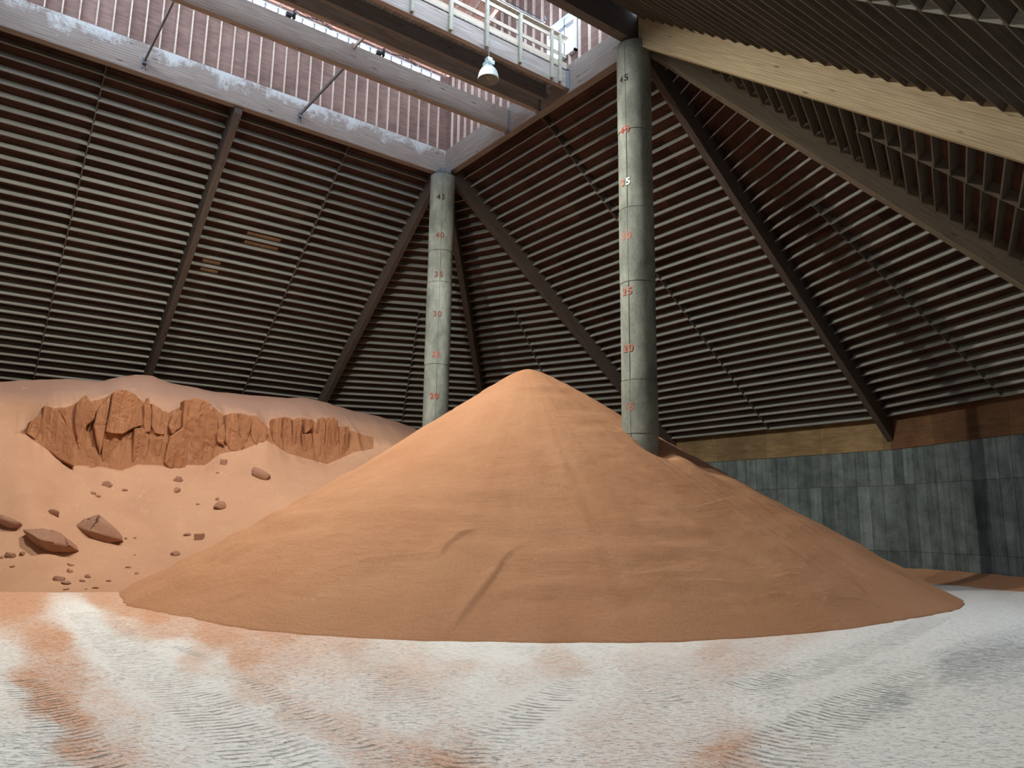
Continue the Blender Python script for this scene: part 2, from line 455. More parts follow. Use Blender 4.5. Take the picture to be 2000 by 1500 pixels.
# ------------------------------------------------------------------ columns
def column(c, ztop, zjoints, label, marks, az, rot):
    e = tag(put(bpy.data.objects.new('concrete_column', None), None, Matrix.Translation(Vector((c[0], c[1], 0)))), label, 'column')
    r = .465; z = 0; Mt = Matrix.Translation(Vector((c[0], c[1], 0))); sh_ = MB()
    for i, zj in enumerate(list(zjoints)+[ztop]):
        rr = r+(.005 if i % 2 else -.005)
        sh_.lathe([(rr, z), (rr, zj-.015)], 72)
        sh_.lathe([(rr, zj-.015), (rr-.016, zj-.015)], 72); sh_.lathe([(rr-.016, zj), (r+.008, zj)], 72)
        sh_.lathe([(rr-.014, zj-.015), (rr-.014, zj)], 72)
        z = zj
    sh_.lathe([(0, ztop), (r+.006, ztop)], 72)
    sh_.build('shaft', M_col, e, Mt)
    # thin vertical form seam
    sm = MB()
    a = rad(az+6); 
    sm.box((math.cos(a)*.468-.006, math.sin(a)*.468-.006, 0), (math.cos(a)*.468+.006, math.sin(a)*.468+.006, ztop-.1))
    sm.build('form_seam', M_seam, e, Mt)
    MB().box((-.22, -.22, ztop), (.22, .22, ZT+.01)).build('bearing_plate', M_plate, e, Mt)
    for ft_, txt, mats, hgt, daz in marks:
        for k, chs in enumerate(txt):
            cu = bpy.data.curves.new('depth_number', 'FONT'); cu.body = chs; cu.size = hgt*1.38; cu.align_x = 'CENTER'; cu.align_y = 'CENTER'
            cu.offset = .006
            tmp = bpy.data.objects.new('tmp', cu); COL.objects.link(tmp)
            dg = bpy.context.evaluated_depsgraph_get(); dg.update()
            me = bpy.data.meshes.new_from_object(tmp.evaluated_get(dg)); bpy.data.objects.remove(tmp)
            bm = bmesh.new(); bm.from_mesh(me)
            bmesh.ops.triangulate(bm, faces=bm.faces[:]); bmesh.ops.subdivide_edges(bm, edges=[x for x in bm.edges if x.calc_length() > .05], cuts=2)
            xo = (k-(len(txt)-1)/2)*hgt*.86
            for v in bm.verts:
                aa = rad(az+daz)+(v.co.x+xo)/.475
                v.co = Vector((.4765*math.cos(aa), .4765*math.sin(aa), ft_*.3048+v.co.y))
            bm.to_mesh(me); bm.free(); me.materials.clear(); me.materials.append(mats[k])
            o = put(bpy.data.objects.new('depth_number', me), e, Mt)
            o['label'] = 'painted digit %s of depth mark %d' % (chs, ft_)
    return e
M_seam = simple('seam', (.12, .13, .11), .9)
r1, r2_, r3 = M_num1, M_num2, M_num3
column((0, 0), 14.74, (7.3, 10.42, 11.65), 'far concrete column rising behind the left flank of the salt pile',
       [(45, '45', (r1, r1), .21, 0), (40, '40', (M_num5,)*2, .21, 0), (35, '35', (M_num5,)*2, .21, 0), (30, '30', (M_num5,)*2, .21, 0), (25, '25', (r2_,)*2, .21, 0),
        (20, '20', (r2_,)*2, .21, -3), (15, '15', (r2_,)*2, .21, 0)], -37, 0)
column((W, 0), 14.88, (3.9, 5.28, 7.9, 9.95, 12.2), 'near concrete column standing in the right flank of the salt pile',
       [(45, '45', (r1, r1), .2, 0), (40, '40', (r2_,)*2, .2, 0), (35, '35', (r3, M_num4), .2, 0), (30, '30', (r3,)*2, .2, 0), (25, '25', (r3,)*2, .2, 0),
        (20, '20', (r3,)*2, .2, 0), (15, '15', (r3,)*2, .19, 0)], -83, 0)
column((0, -L), 14.8, (5.3, 9.9), 'concrete column outside the left edge', [], -30, 0)
column((W, -L), 14.8, (5.3, 9.9), 'concrete column beyond the left edge near the entrance', [], -30, 0)

# ------------------------------------------------------------------ ring beams
ZB = ZT; HB = 1.0
def ringbeam(p0, p1, mat, label, w=.28):
    o = board('ring_beam', p0, p1, (0, 0, 1), w, HB, mat, None, .01)
    return tag(o, label, 'beam')
RB1 = ringbeam((-.34, -L-.48, ZB), (-.34, .47, ZB), M_ring, 'long glulam ring beam with white salt crust across the upper left')
RB2 = ringbeam((-.2, .34, ZB), (W-.15, .34, ZB), M_ringp, 'glulam ring beam spanning between the tops of the two columns')
RB3 = ringbeam((W+.02, .5, ZB), (W+.02, -L-.3, ZB), M_bc, 'unlit dark ring beam running from the near column to the top edge', .3)
RB4 = ringbeam((-.2, -L-.34, ZB), (W-.15, -L-.34, ZB), M_ringp, 'ring beam on the side out of view')
# edge plates over the ring beams (vertical infill up to the roof sheathing)

# ------------------------------------------------------------------ lantern
ZL = ZB+HB; ZE = 19.25; RIDGE = 20.9
def wallpanel(name, x0, x1, z0, z1, M, holes, mat=M_ply):
    """panel in local XZ plane (thickness towards +Y) with rectangular holes given as (xa, xb, za, zb)"""
    xs = sorted({x0, x1, *[h[0] for h in holes], *[h[1] for h in holes]}); zs = sorted({z0, z1, *[h[2] for h in holes], *[h[3] for h in holes]})
    mb = MB()
    for i in range(len(xs)-1):
        for j in range(len(zs)-1):
            xc, zc = .5*(xs[i]+xs[i+1]), .5*(zs[j]+zs[j+1])
            if any(h[0] < xc < h[1] and h[2] < zc < h[3] for h in holes): continue
            mb.box((xs[i], 0, zs[j]), (xs[i+1], .02, zs[j+1]))
    return mb.build(name, mat, None, M)
# local frames: X along wall, Y outwards
def wframe(o, x, y):
    return Matrix(((x[0], y[0], 0, o[0]), (x[1], y[1], 0, o[1]), (0, 0, 1, 0), (0, 0, 0, 1)))
MW_L = wframe((-.28, 0), (0, -1), (-1, 0))      # left (AD)
MW_B = wframe((0, .30), (1, 0), (0, 1))         # back (AB)
MW_R = wframe((W+.1, 0), (0, -1), (1, 0))       # right (BC)
MW_F = wframe((0, -L-.30), (1, 0), (0, -1))     # front (DC)
WZ0, WZ1 = 18.15, 19.1
DX0, DX1, DZ0, DZ1 = 6.0, 7.38, 16.35, 17.8
def lantern_wall(name, M, ln, holes, strip, studs, step, label, gable=False):
    w = wallpanel(name, -.3, ln+.3, ZL-.02, ZE, M, holes)
    tag(w, label, None, None, 'structure')
    x = .16
    k = 0
    while x < ln:
        segs = [(ZL, ZE)]
        for h in holes:
            if h[0]-.02 < x < h[1]+.02:
                if strip: segs = [(ZL, h[2]-.05), (h[3]+.04, ZE)]
                else: segs = [(ZL, h[2]), (h[3], ZE)]
        for z0, z1 in segs:
            if z1-z0 > .12 and studs:
                MB().box((x-.02, -.09-.01*random.random(), z0), (x+.02, -.001, z1)).build('stud', M_stud, w, M, .003)
        x += step; k += 1
    return w
holesL = [(.12, L-.2, WZ0, WZ1)]
wl = lantern_wall('wall_left', MW_L, L, holesL, True, True, .44, 'left lantern wall of reddish plywood and upright studs under the window strip')
wb = lantern_wall('wall_back', MW_B, W, [(DX0, DX1, DZ0, DZ1)], False, True, .46, 'back lantern wall of plywood and studs between the columns')
WR0 = 16.75  # unseen right and front windows made taller to brighten the lantern
wr = lantern_wall('wall_right', MW_R, L, [(.12, L-.2, WR0, WZ1)], True, False, .44, 'lantern wall above the dark ring beam')
wf = lantern_wall('wall_front', MW_F, W, [(1, W-1, WR0, WZ1)], True, False, .46, 'lantern wall out of view')
for ww, M in ((wb, MW_B), (wf, MW_F)):       # gable triangles
    MB().poly([(-.3, 0, ZE), (W+.3, 0, ZE), (W/2, 0, RIDGE), (-.3, .02, ZE), (W+.3, .02, ZE), (W/2, .02, RIDGE)],
              [(0, 1, 2), (5, 4, 3), (0, 3, 4, 1), (1, 4, 5, 2), (2, 5, 3, 0)]).build('gable', M_ply, ww, M)
for k in range(1, 21):
    x = .16+.46*k
    if x < W-.2: MB().box((x-.02, -.1, ZE), (x+.02, -.001, ZE+(RIDGE-ZE)*(1-abs(x-W/2)/(W/2))-.12)).build('stud', M_stud, wb, MW_B)

def strip_window(name, M, x0, x1, label, WZ0=WZ0):
    fr = MB(); t = .05
    fr.box((x0, -.06, WZ0), (x1, .05, WZ0+t)); fr.box((x0, -.06, WZ1-t), (x1, .05, WZ1)); fr.box((x0, -.06, WZ0), (x0+t, .05, WZ1)); fr.box((x1-t, -.06, WZ0), (x1, .05, WZ1))
    e = fr.build(name, M_white, None, M); tag(e, label, None, None, 'structure')
    x = x0+.44
    mu = MB()
    while x < x1-.1:
        mu.box((x-.028, -.07, WZ0+t), (x+.028, .03, WZ1-t)); x += .44
    mu.build('mullion', M_frame, e, M)
    MB().box((x0+t, -.01, WZ0+.36), (x1-t, .01, WZ0+.385)).build('glazing_bar', M_frame, e, M)
    MB().box((x0+t, 0, WZ0+t), (x1-t, .006, WZ1-t)).build('pane', M_glass, e, M)
    return e
strip_window('window_1', MW_L, .12, L-.2, 'bright clerestory window strip high in the left lantern wall')
strip_window('window_3', MW_R, .12, L-.2, 'unseen clerestory window strip above the dark ring beam, enlarged for daylight', WR0)
strip_window('window_4', MW_F, 1, W-1, 'clerestory window strip out of view, enlarged to add daylight', WR0)
# opening at the end of the walkway
fr = MB(); t = .06
fr.box((DX0, -.12, DZ0), (DX0+t, .08, DZ1)); fr.box((DX1-t, -.12, DZ0), (DX1, .08, DZ1)); fr.box((DX0, -.12, DZ1-t), (DX1, .08, DZ1)); fr.box((DX0, -.12, DZ0), (DX1, .08, DZ0+t))
w2 = fr.build('window_2', M_white, None, MW_B); tag(w2, 'glaring bright window at the end of the walkway', None, None, 'structure')
MB().box((6.8, -.08, DZ0+t), (6.87, .03, DZ1-t)).box((DX0+t, -.08, DZ1-.36), (DX1-t, .03, DZ1-.29)).build('mullion', M_frame, w2, MW_B)
MB().box((DX0+t, 0, DZ0+t), (DX1-t, .006, DZ1-t)).build('pane', M_glass, w2, MW_B)

# lantern roof with rafters
lr = MB()
for sgn in (0, 1):
    xe = -.6 if sgn == 0 else W+.6; ze = ZE+.02-.6*(RIDGE-ZE)/(W/2)
    a = [(xe, .8, ze+.14), (W/2, .8, RIDGE+.14), (W/2, -L-.8, RIDGE+.14), (xe, -L-.8, ze+.14)]
    if sgn: a = a[::-1]
    lr.hexa([*a, *[(p[0], p[1], p[2]+.03) for p in a]])
rf = lr.build('ceiling', M_sheath2 if 'M_sheath2' in globals() else M_ply); tag(rf, 'pitched lantern roof above the walkway', None, None, 'structure')
k = 0; y = .1
while y > -L:
    for xa, xb in ((-.45, W/2), (W/2, W+.45)):
        za = ZE+(RIDGE-ZE)*(1-abs(xa-W/2)/(W/2)); zb = ZE+(RIDGE-ZE)*(1-abs(xb-W/2)/(W/2))
        board('lantern_rafter', (xa, y, za), (xb, y, zb), (0, 0, 1), .04, .14, M_stud, rf)
    y -= .61

# ------------------------------------------------------------------ walkway and cross beams
def gbeam(x, z0, h, w, mat, label, plate=True, y1=.16):
    e = tag(put(bpy.data.objects.new('lantern_beam', None), None, Matrix.Translation(Vector((x, 0, z0)))), label, 'beam')
    board('glulam', (x, y1-.05, z0), (x, -L-.15, z0), (0, 0, 1), w, h, mat, e, .006)
    if plate:
        MB().box((x-w/2-.012, y1-.07, z0-.03), (x+w/2+.012, y1+.03, z0+h-.02)).build('hanger_plate', M_plate, e)
    return e
gbeam(3.9, 15.0, .8, .2, M_gl, 'lowest pale knotty beam left of the walkway, with a steel hanger plate at its end')
gbeam(5.6, 15.0, .66, .18, M_gl, 'bluish grey beam between the knotty beam and the walkway')
WK = tag(put(bpy.data.objects.new('walkway', None), None, Matrix.Translation(Vector((6.6, 0, 15)))), 'timber catwalk with posts and rails crossing the lantern below the roof', 'walkway')
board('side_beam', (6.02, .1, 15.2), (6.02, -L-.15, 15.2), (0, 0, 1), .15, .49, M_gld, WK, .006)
board('side_beam', (7.02, .1, 15.12), (7.02, -L-.15, 15.12), (0, 0, 1), .16, .58, M_gl, WK, .006)
MB().box((6.93, .05, 15.1), (7.13, .18, 15.75)).build('hanger_plate', M_plate, WK)
y = .1
while y > -L+.1:
    if y > -8.5:
        MB().box((0, -.064, 0), (1.2, .064, .04)).build('deck_plank', M_deck, WK, Matrix.Translation(Vector((5.93, y, 15.705))))
    y -= .148
dk = MB()
while y > -L*1.0-.0: y -= .148
yy = -8.6
while yy > -L+.1: dk.box((5.93, yy-.064, 15.705), (7.13, yy+.064, 15.745)); yy -= .148
o = dk.build('deck_plank', M_deck, WK); o['kind'] = 'stuff'
board('rim_board', (7.08, .1, 15.75), (7.08, -L, 15.75), (0, 0, 1), .04, .21, M_rail, WK)
board('toe_board', (6.0, .1, 15.75), (6.0, -L, 15.75), (0, 0, 1), .03, .28, M_white, WK)['label'] = 'pale blue-white kick board on the far side of the deck'
PY = [-.24]+[-.57-1.235*k for k in range(12)]
for i, y in enumerate(PY):
    if y < -L: continue
    MB().box((7.11, y-.05, 15.17), (7.20, y+.05, 16.8)).build('post', M_post, WK, None, .006)
    if i: MB().box((5.88, y-.05, 15.3), (5.97, y+.05, 16.8)).build('post', M_post, WK, None, .006)
for x in (7.09, 5.99):
    board('mid_rail', (x, .05, 16.12), (x, -L, 16.12), (0, 0, 1), .035, .13, M_rail, WK)
    board('top_rail', (x, .05, 16.62), (x, -L, 16.62), (0, 0, 1), .035, .12, M_rail, WK)
MB().box((7.02, -L, 16.8), (7.2, .12, 16.84)).build('rail_cap', M_rail, WK)
hp = [(7.14, -L, 16.93), (7.14, -1.2, 16.93), (7.14, -.95, 16.93), (7.14, -.85, 16.97), (7.14, -.82, 17.08), (7.14, -.86, 17.2)]
MB().tube(hp, .02, 8).build('handrail_pipe', M_steel, WK)
MB().tube([(7.16, -L, 16.99), (7.16, -1.1, 16.99)], .012, 6).build('cable', M_black, WK)

# cross struts from the long ring beam over the lower beams
def strut(y, label):
    e = tag(put(bpy.data.objects.new('cross_strut', None), None, Matrix.Translation(Vector((0, y, 15.3)))), label, 'strut')
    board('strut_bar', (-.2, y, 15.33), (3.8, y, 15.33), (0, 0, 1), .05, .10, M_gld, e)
    for s in (-1, 1):
        MB().box((-.2, y+s*.06-.008, 15.12), (-.12, y+s*.06+.008, 15.52)).build('bracket', M_plate, e)
    MB().box((-.2, y-.07, 15.28), (-.08, y+.07, 15.32)).build('bracket', M_plate, e)
    MB().box((3.78, y-.09, 15.42), (4.02, y+.09, 15.83)).build('saddle', M_gl, e)
    board('strut_bar', (4.0, y-.02, 15.62), (5.52, y-.02, 15.62), (0, 0, 1), .05, .10, M_gl, e)
    MB().box((5.48, y+.25, 15.35), (5.71, y+.43, 15.69)).build('saddle', M_gl, e)
    return e
strut(-5.72, 'cross strut from the middle of the long ring beam up to the knotty beam')
strut(-10.66, 'cross strut at the left reaching the long ring beam near the top edge')

# ------------------------------------------------------------------ high bay lamps
def lamp(x, y, zrim, label, lit=False):
    e = tag(put(bpy.data.objects.new('hanging_lamp', None), None, Matrix.Translation(Vector((x, y, zrim)))), label, 'lamp')
    Mt = Matrix.Translation(Vector((x, y, zrim)))
    prof = [(.30, 0), (.305, .015), (.30, .06), (.285, .15), (.255, .24), (.215, .31), (.165, .36), (.11, .385), (.06, .39)]
    inn = [(r-.008, z-.004) for r, z in prof[::-1]]
    MB().lathe(prof+[(.0601, .389)], 48).build('shade', M_cream, e, Mt)
    MB().lathe([(.05, .37)]+[(r-.010, z-.004 if z > .01 else 0.001) for r, z in prof[::-1][1:]]+[(.30, 0)], 48).build('reflector', M_inner, e, Mt)
    MB().lathe([(.0, .39), (.12, .39), (.135, .42), (.12, .45), (0, .45)], 24).build('collar', M_glassg, e, Mt)
    mb = MB(); mb.box((-.15, -.10, .45), (.15, .10, .56)); mb.box((-.16, -.11, .49), (.16, .11, .505)); mb.box((-.08, -.08, .56), (.08, .08, .68))
    for k in range(5): mb.box((-.13+.06*k-.005, -.115, .455), (-.13+.06*k+.005, .115, .55))
    mb.build('ballast_box', M_glassg, e, Mt)
    MB().tube([(0, 0, .68), (0, 0, .72), (.02, 0, .75), (0, 0, .78), (0, 0, 15.15-zrim+.25)], .008, 6).build('hanger_wire', M_steel, e, Mt)
    MB().lathe([(0, .14), (.03, .15), (.05, .18), (.05, .22), (.04, .26), (.03, .3), (.03, .37)] if lit else [(0, .01), (.03, .02), (.055, .07), (.06, .13), (.045, .2), (.03, .25), (.03, .37)], 20).build('bulb', M_bulb if lit else M_inner, e, Mt)
    if lit:
        ld = bpy.data.lights.new('lamp_light', 'POINT'); ld.energy = LAMP_W; ld.color = (1., .965, .885); ld.shadow_soft_size = .07
        lo = put(bpy.data.objects.new('lamp_light', ld), e, Matrix.Translation(Vector((x, y, zrim+.06))))
    return e
LAMP_W = 4600
lamp(7.16, -2.96, 14.16, 'unlit cream bell lamp hanging under the catwalk')
lamp(7.16, -7.95, 14.72, 'lit bell lamp glaring at the top edge of the view', True)
LAMP_W = 3300  # unseen second lamp added to brighten the pile's left flank and near floor
lamp(7.16, -12.95, 14.72, 'added lit bell lamp farther along the catwalk, unseen beyond the upper left edge', True)

# small black fixtures with loose cables on the knotty beam
def fixture(px, py, label):
    p = hit(px, py, (4.05, 0, 0), (1, 0, 0)); z = 15.82; y = p[1]
    e = tag(put(bpy.data.objects.new('junction_box', None), None, Matrix.Translation(Vector((3.98, y, z)))), label, 'fixture')
    MB().box((3.92, y-.09, z-.01), (4.06, y+.09, z+.12)).build('body', M_black, e, None, .02)
    MB().tube([(4.0, y+.15, z+.0), (4.0, y+.15, z+.16), (4.03, y+.15, z+.2)], .05, 10).build('lamp_head', M_black, e)
    for k in range(3):
        pts = [(4.03, y+.1+t*1.2, z+.18+.28*math.sin(t*math.pi)*(1-.3*k)*(1-t)+.06*math.sin(t*9+k)) for t in np.linspace(0, 1, 16)]
        MB().tube(pts, .009, 6).build('cable', M_black, e)
    return e
fixture(742, 98, 'black junction box with loose cables on the knotty beam, nearer the far column')
fixture(566, 22, 'black junction box on the knotty beam beside the bright glare')

# ------------------------------------------------------------------ perimeter wall (octagonal bay ends)
def outer(ptc, a, ext=0): 
    return Vector((ptc.x, ptc.y, 0))+dirv(a)*(REACH+ext)
per = [(outer(A, 90), outer(B, 90)), (outer(B, 90), outer(B, 45)), (outer(B, 45), outer(B, 0, .9)), (outer(B, 0, .9), outer(Cc, 0, .9)),
       (outer(Cc, 0, .9), outer(Cc, -45)), (outer(Cc, -45), outer(Cc, -90)), (outer(Cc, -90), outer(D, -90)), (outer(D, -90), outer(D, -135)),
       (outer(D, -135), outer(D, 180)), (outer(D, 180), outer(A, 180)), (outer(A, 180), outer(A, 135)), (outer(A, 135), outer(A, 90))]
names = ['back', 'right', 'right_near', 'entrance', 'entrance_left', 'front_right', 'front', 'front_left', 'left_near', 'left', 'left_far', 'back_left']
CZ = 4.42
for (p, q), nm in zip(per, names):
    d = q-p; n = Vector((-d.y, d.x, 0)).normalized()
    c = Vector((W/2, -L/2, 0))
    if n.dot(c-p) < 0: n = -n     # towards inside
    # local frame: X along wall, Y up, Z towards inside
    x = d.normalized(); M = Matrix((x, Vector((0, 0, 1)), x.cross(Vector((0, 0, 1))))).transposed().to_4x4(); M.translation = p
    zi = 1 if (x.cross(Vector((0, 0, 1)))).dot(n) > 0 else -1
    mb = MB(); mb.box((-.1, -.3, min(-.3*zi, 0)), (d.length+.1, CZ, max(-.3*zi, 0)))
    w = mb.build('wall_'+nm, M_wall, None, M)
    tag(w, {'back': 'back concrete wall of upright panels right of the pile', 'right': 'right concrete wall with the dark shadow at the edge'}.get(nm, 'perimeter concrete wall'), None, None, 'structure')
    zo = .03*zi
    MB().box((-.05, CZ, min(-.1*zi, zo)), (d.length+.05, ZT-S*REACH+J+JV-.02, max(-.1*zi, zo))).build('plywood_band', M_band if nm == 'back' else M_band2, w, M)

# ------------------------------------------------------------------ floor
def smooth(e0, e1, x):
    t = np.clip((x-e0)/(e1-e0), 0, 1); return t*t*(3-2*t)
OR = [(30,1170,1),(100,1250,.92),(60,1330,.85),(200,1170,.9),(165,1195,.15),(180,1230,.05),(230,1270,.02),(110,1300,.75),(20,1350,.1),(0,1290,.25),(0,1450,.0),(60,1480,.02),(130,1400,.85),(95,1370,.85),(75,1420,.1),(150,1460,.75),(220,1480,.65),(200,1380,.5),(110,1495,.3),
 (250,1420,.4),(300,1300,.02),(280,1340,.15),(400,1350,.02),(500,1400,.02),(600,1470,.02),(450,1480,.03),(350,1430,.05),(330,1480,.3),(330,1230,.75),(300,1200,.95),(250,1195,.9),(240,1215,.6),(420,1240,.9),(470,1290,.85),(380,1290,.6),(340,1270,.15),(520,1320,.6),(600,1270,.65),(560,1230,.85),(430,1300,.35),
 (680,1260,.65),(650,1300,.5),(600,1350,.35),(700,1350,.3),(800,1330,.45),(790,1320,.6),(760,1270,.4),(500,1355,.5),(560,1390,.5),(640,1425,.55),(750,1465,.55),(800,1490,.6),(850,1480,.8),(870,1450,.45),(800,1400,.2),(900,1270,.12),(900,1300,.45),(960,1260,.02),(940,1330,.12),
 (1000,1270,.0),(1090,1290,.5),(1110,1300,.5),(1000,1320,.3),(950,1400,.15),(1060,1370,.0),(1000,1415,.0),(1120,1350,.0),(1180,1330,.1),(1250,1300,.35),(1400,1275,.55),(1450,1290,.45),(1300,1320,.3),(1550,1240,.45),(1480,1255,.4),(1350,1250,.3),(1150,1260,.0),
 (1600,1290,.03),(1700,1260,0),(1800,1220,0),(1900,1180,.0),(1950,1200,.03),(1250,1400,.35),(1180,1430,.4),(1100,1490,.3),(1200,1480,.4),(1420,1470,.75),(1460,1490,.6),(1350,1440,.35),(1550,1400,.05),(1700,1400,.02),(1900,1430,.04),(1930,1345,.12),(1800,1480,.05),
 (1970,1140,.45),(1990,1135,.8),(1900,1135,.5),(1500,1480,.2),(1300,1380,.25),(1500,1340,.03),(1870,1155,.2),(1990,1165,.25),(2100,1200,.1)]
GR = [(1320,1330,.55),(1270,1355,.45),(1510,1335,.6),(1470,1330,.5),(1580,1320,.1),(1700,1300,.5),(1740,1270,.3),(1900,1290,.75),(1860,1312,.7),(1980,1275,.7),(1800,1330,.2),(1740,1368,.7),(1690,1380,.6),(1660,1385,.5),(1830,1390,.35),(1930,1400,.35),(1750,1440,.35),(1600,1420,.3),(1850,1480,.3),(1550,1470,.3),
 (20,1390,.2),(30,1440,.6),(60,1490,.6),(540,1430,.3),(600,1450,.25),(400,1430,.25),(300,1400,.1),(200,1330,.1),(450,1340,.1),(1000,1415,.0),(1060,1360,.0),(950,1470,.25),(1150,1450,.1),(1250,1450,.12),(700,1400,.1),(800,1350,.1),(1000,1300,.05),(1300,1280,.0),(1600,1260,.1),(1800,1230,.15),(1900,1190,.15),(1650,1350,.12),(1450,1400,.15)]
def idw(px, py, tab, pw=4.):
    t = np.array(tab); num = 0; den = 0
    for x, y, v in t:
        d2 = ((px-x)/1.6)**2+((py-y))**2+12
        w = d2**(-pw/2); num = num+w*v; den = den+w
    return num/den
TR = [([(172,1196),(215,1240),(300,1305),(400,1375),(520,1460),(610,1530)], .34, .8),
      ([(330,1262),(420,1305),(500,1350),(590,1400),(700,1450),(820,1505)], .16, .9),
      ([(40,1330),(85,1375),(130,1430),(170,1480),(205,1540)], .17, 1.2),
      ([(1140,1325),(1080,1365),(1010,1405),(930,1455),(850,1520)], .22, 1.),
      ([(2010,1262),(1900,1290),(1780,1335),(1660,1385),(1560,1435),(1480,1520)], .30, 1.),
      ([(1830,1205),(1740,1250),(1650,1285),(1560,1320),(1450,1345)], .25, .9),
      ([(700,1255),(730,1300),(770,1350),(830,1410)], .3, .5),
      ([(1200,1330),(1270,1352),(1330,1375)], .16, .9), ([(1010,1262),(1100,1300),(1200,1330),(1290,1310),(1420,1262)], .25, .4)]
x0, x1, y0, y1 = 2., 24.2, -18., 18.; st = .055
gx = np.arange(x0, x1+st, st); gy = np.arange(y0, y1+st, st)
X, Y = np.meshgrid(gx, gy); P3 = np.stack([X, Y, 0*X], -1)
PX, PYY, PZ = proj(P3)
front = (PZ > 1.5)
pxc = np.clip(np.where(front, PX, 1000), -250, 2250); pyc = np.clip(np.where(front, PYY, 1500), 1100, 1560)
wob = 12*fbm(X*1.6, Y*1.6, seed=3, oct=5); wob2 = 5*fbm(X*1.6, Y*1.6, seed=9, oct=5)
persp = np.clip((pyc-1050)/200, .15, 1.6)
o_ = idw(pxc+wob*persp, pyc+wob2*persp*.5, OR); g_ = idw(pxc+wob*persp, pyc+wob2*persp*.5, GR)
TU = np.zeros_like(X); TM = np.zeros_like(X); TV = np.zeros_like(X)
for pl, hw, st_ in TR:
    pts = np.array([hitz(*p)[:2] for p in pl]); acc = 0
    # densify
    for i in range(len(pts)-1):
        a, b_ = pts[i], pts[i+1]; d = b_-a; ln = np.hypot(*d); d = d/ln
        t = (X-a[0])*d[0]+(Y-a[1])*d[1]; v = -(X-a[0])*d[1]+(Y-a[1])*d[0]
        m_ = (t > -.02) & (t < ln+.02) & (np.abs(v) < hw*1.15)
        mk = (1-smooth(.85, 1.15, np.abs(v)/hw))*st_
        m2 = (t > -.3) & (t < ln+.3) & (np.abs(v) < hw*1.15+.2) & (TM <= 0) & ~m_
        TU[m2] = (acc+t)[m2]; TV[m2] = v[m2]
        better = m_ & (mk > TM)
        TU[better] = (acc+t)[better]; TV[better] = v[better]; TM[better] = mk[better]
        acc += ln
fade = .55+.45*vn(X*1.1, Y*1.1, seed=5)
jx = np.zeros_like(TM, bool)
dU = np.abs(np.diff(TU, axis=1)) > .25; jx[:, 1:] |= dU; jx[:, :-1] |= dU
dU = np.abs(np.diff(TU, axis=0)) > .25; jx[1:] |= dU; jx[:-1] |= dU
jf = jx.astype(float)
for _ in range(2):
    jf[:, 1:-1] = np.maximum(jf[:, 1:-1], .7*np.maximum(jf[:, 2:], jf[:, :-2])); jf[1:-1] = np.maximum(jf[1:-1], .7*np.maximum(jf[2:], jf[:-2]))
TM = TM*(1-np.clip(jf*1.2, 0, 1))
TM = TM*np.clip(fade+.4, .4, 1)
Z = .012*fbm(X*.9, Y*.9, seed=1)+.006*fbm(X*4, Y*4, seed=2)-.004*TM
floor = mesh_np('floor', np.stack([X, Y, Z], -1).reshape(-1, 3), grid_faces(len(gy), len(gx)), None or bpy.data.materials.new('packed_salt_floor'))
me = floor.data
for nm, arr in (('orange', o_), ('grey', g_), ('tread_u', TU), ('tread_v', TV), ('tread_m', TM)):
    at = me.attributes.new(nm, 'FLOAT', 'POINT'); at.data.foreach_set('value', arr.astype(np.float32).ravel())
tag(floor, 'pale tyre-tracked floor dusted with orange salt', None, None, 'structure')
m = me.materials[0]; m.use_nodes = True; nt = m.node_tree; b = nt.nodes['Principled BSDF']; b.inputs['Roughness'].default_value = .85; b.inputs['Specular IOR Level'].default_value = .2
def attr(n):
    a = N(nt, 'ShaderNodeAttribute', attribute_name=n); return a.outputs['Fac']
oc = objc(nt)
fine = noise(nt, oc, 38, 5, .75); med = noise(nt, oc, 6, 6, .7, .5); lines_ = noise(nt, mapping(nt, mapping(nt, oc, (1, 1, 1), rot=(0, 0, rad(-52.6))), (2.6, 11, 1)), 2.4, 6, .72, 1.)
dash = noise(nt, mapping(nt, mapping(nt, oc, (1, 1, 1), rot=(0, 0, rad(-50))), (4.5, 20, 1)), 3., 4, .6, .6)
of = math_(nt, 'ADD', attr('orange'), math_(nt, 'MULTIPLY', math_(nt, 'SUBTRACT', fine, .5), 1.5))
of = math_(nt, 'ADD', of, math_(nt, 'MULTIPLY', math_(nt, 'SUBTRACT', med, .5), .9))
of = ramp(nt, of, [(.16, (0, 0, 0)), (.45, (.3, .3, .3)), (.95, (1, 1, 1))])
gf = math_(nt, 'ADD', attr('grey'), math_(nt, 'MULTIPLY', math_(nt, 'SUBTRACT', lines_, .5), 2.6))
gf = ramp(nt, gf, [(.55, (0, 0, 0)), (1.25, (1, 1, 1))])
base = ramp(nt, med, [(.3, (.86, .86, .81)), (.7, (.97, .97, .93))])
c = mix(nt, gf, base, (.30, .34, .36))
c = mix(nt, of, c, (.68, .36, .21))
tu, tv, tm = attr('tread_u'), attr('tread_v'), attr('tread_m')
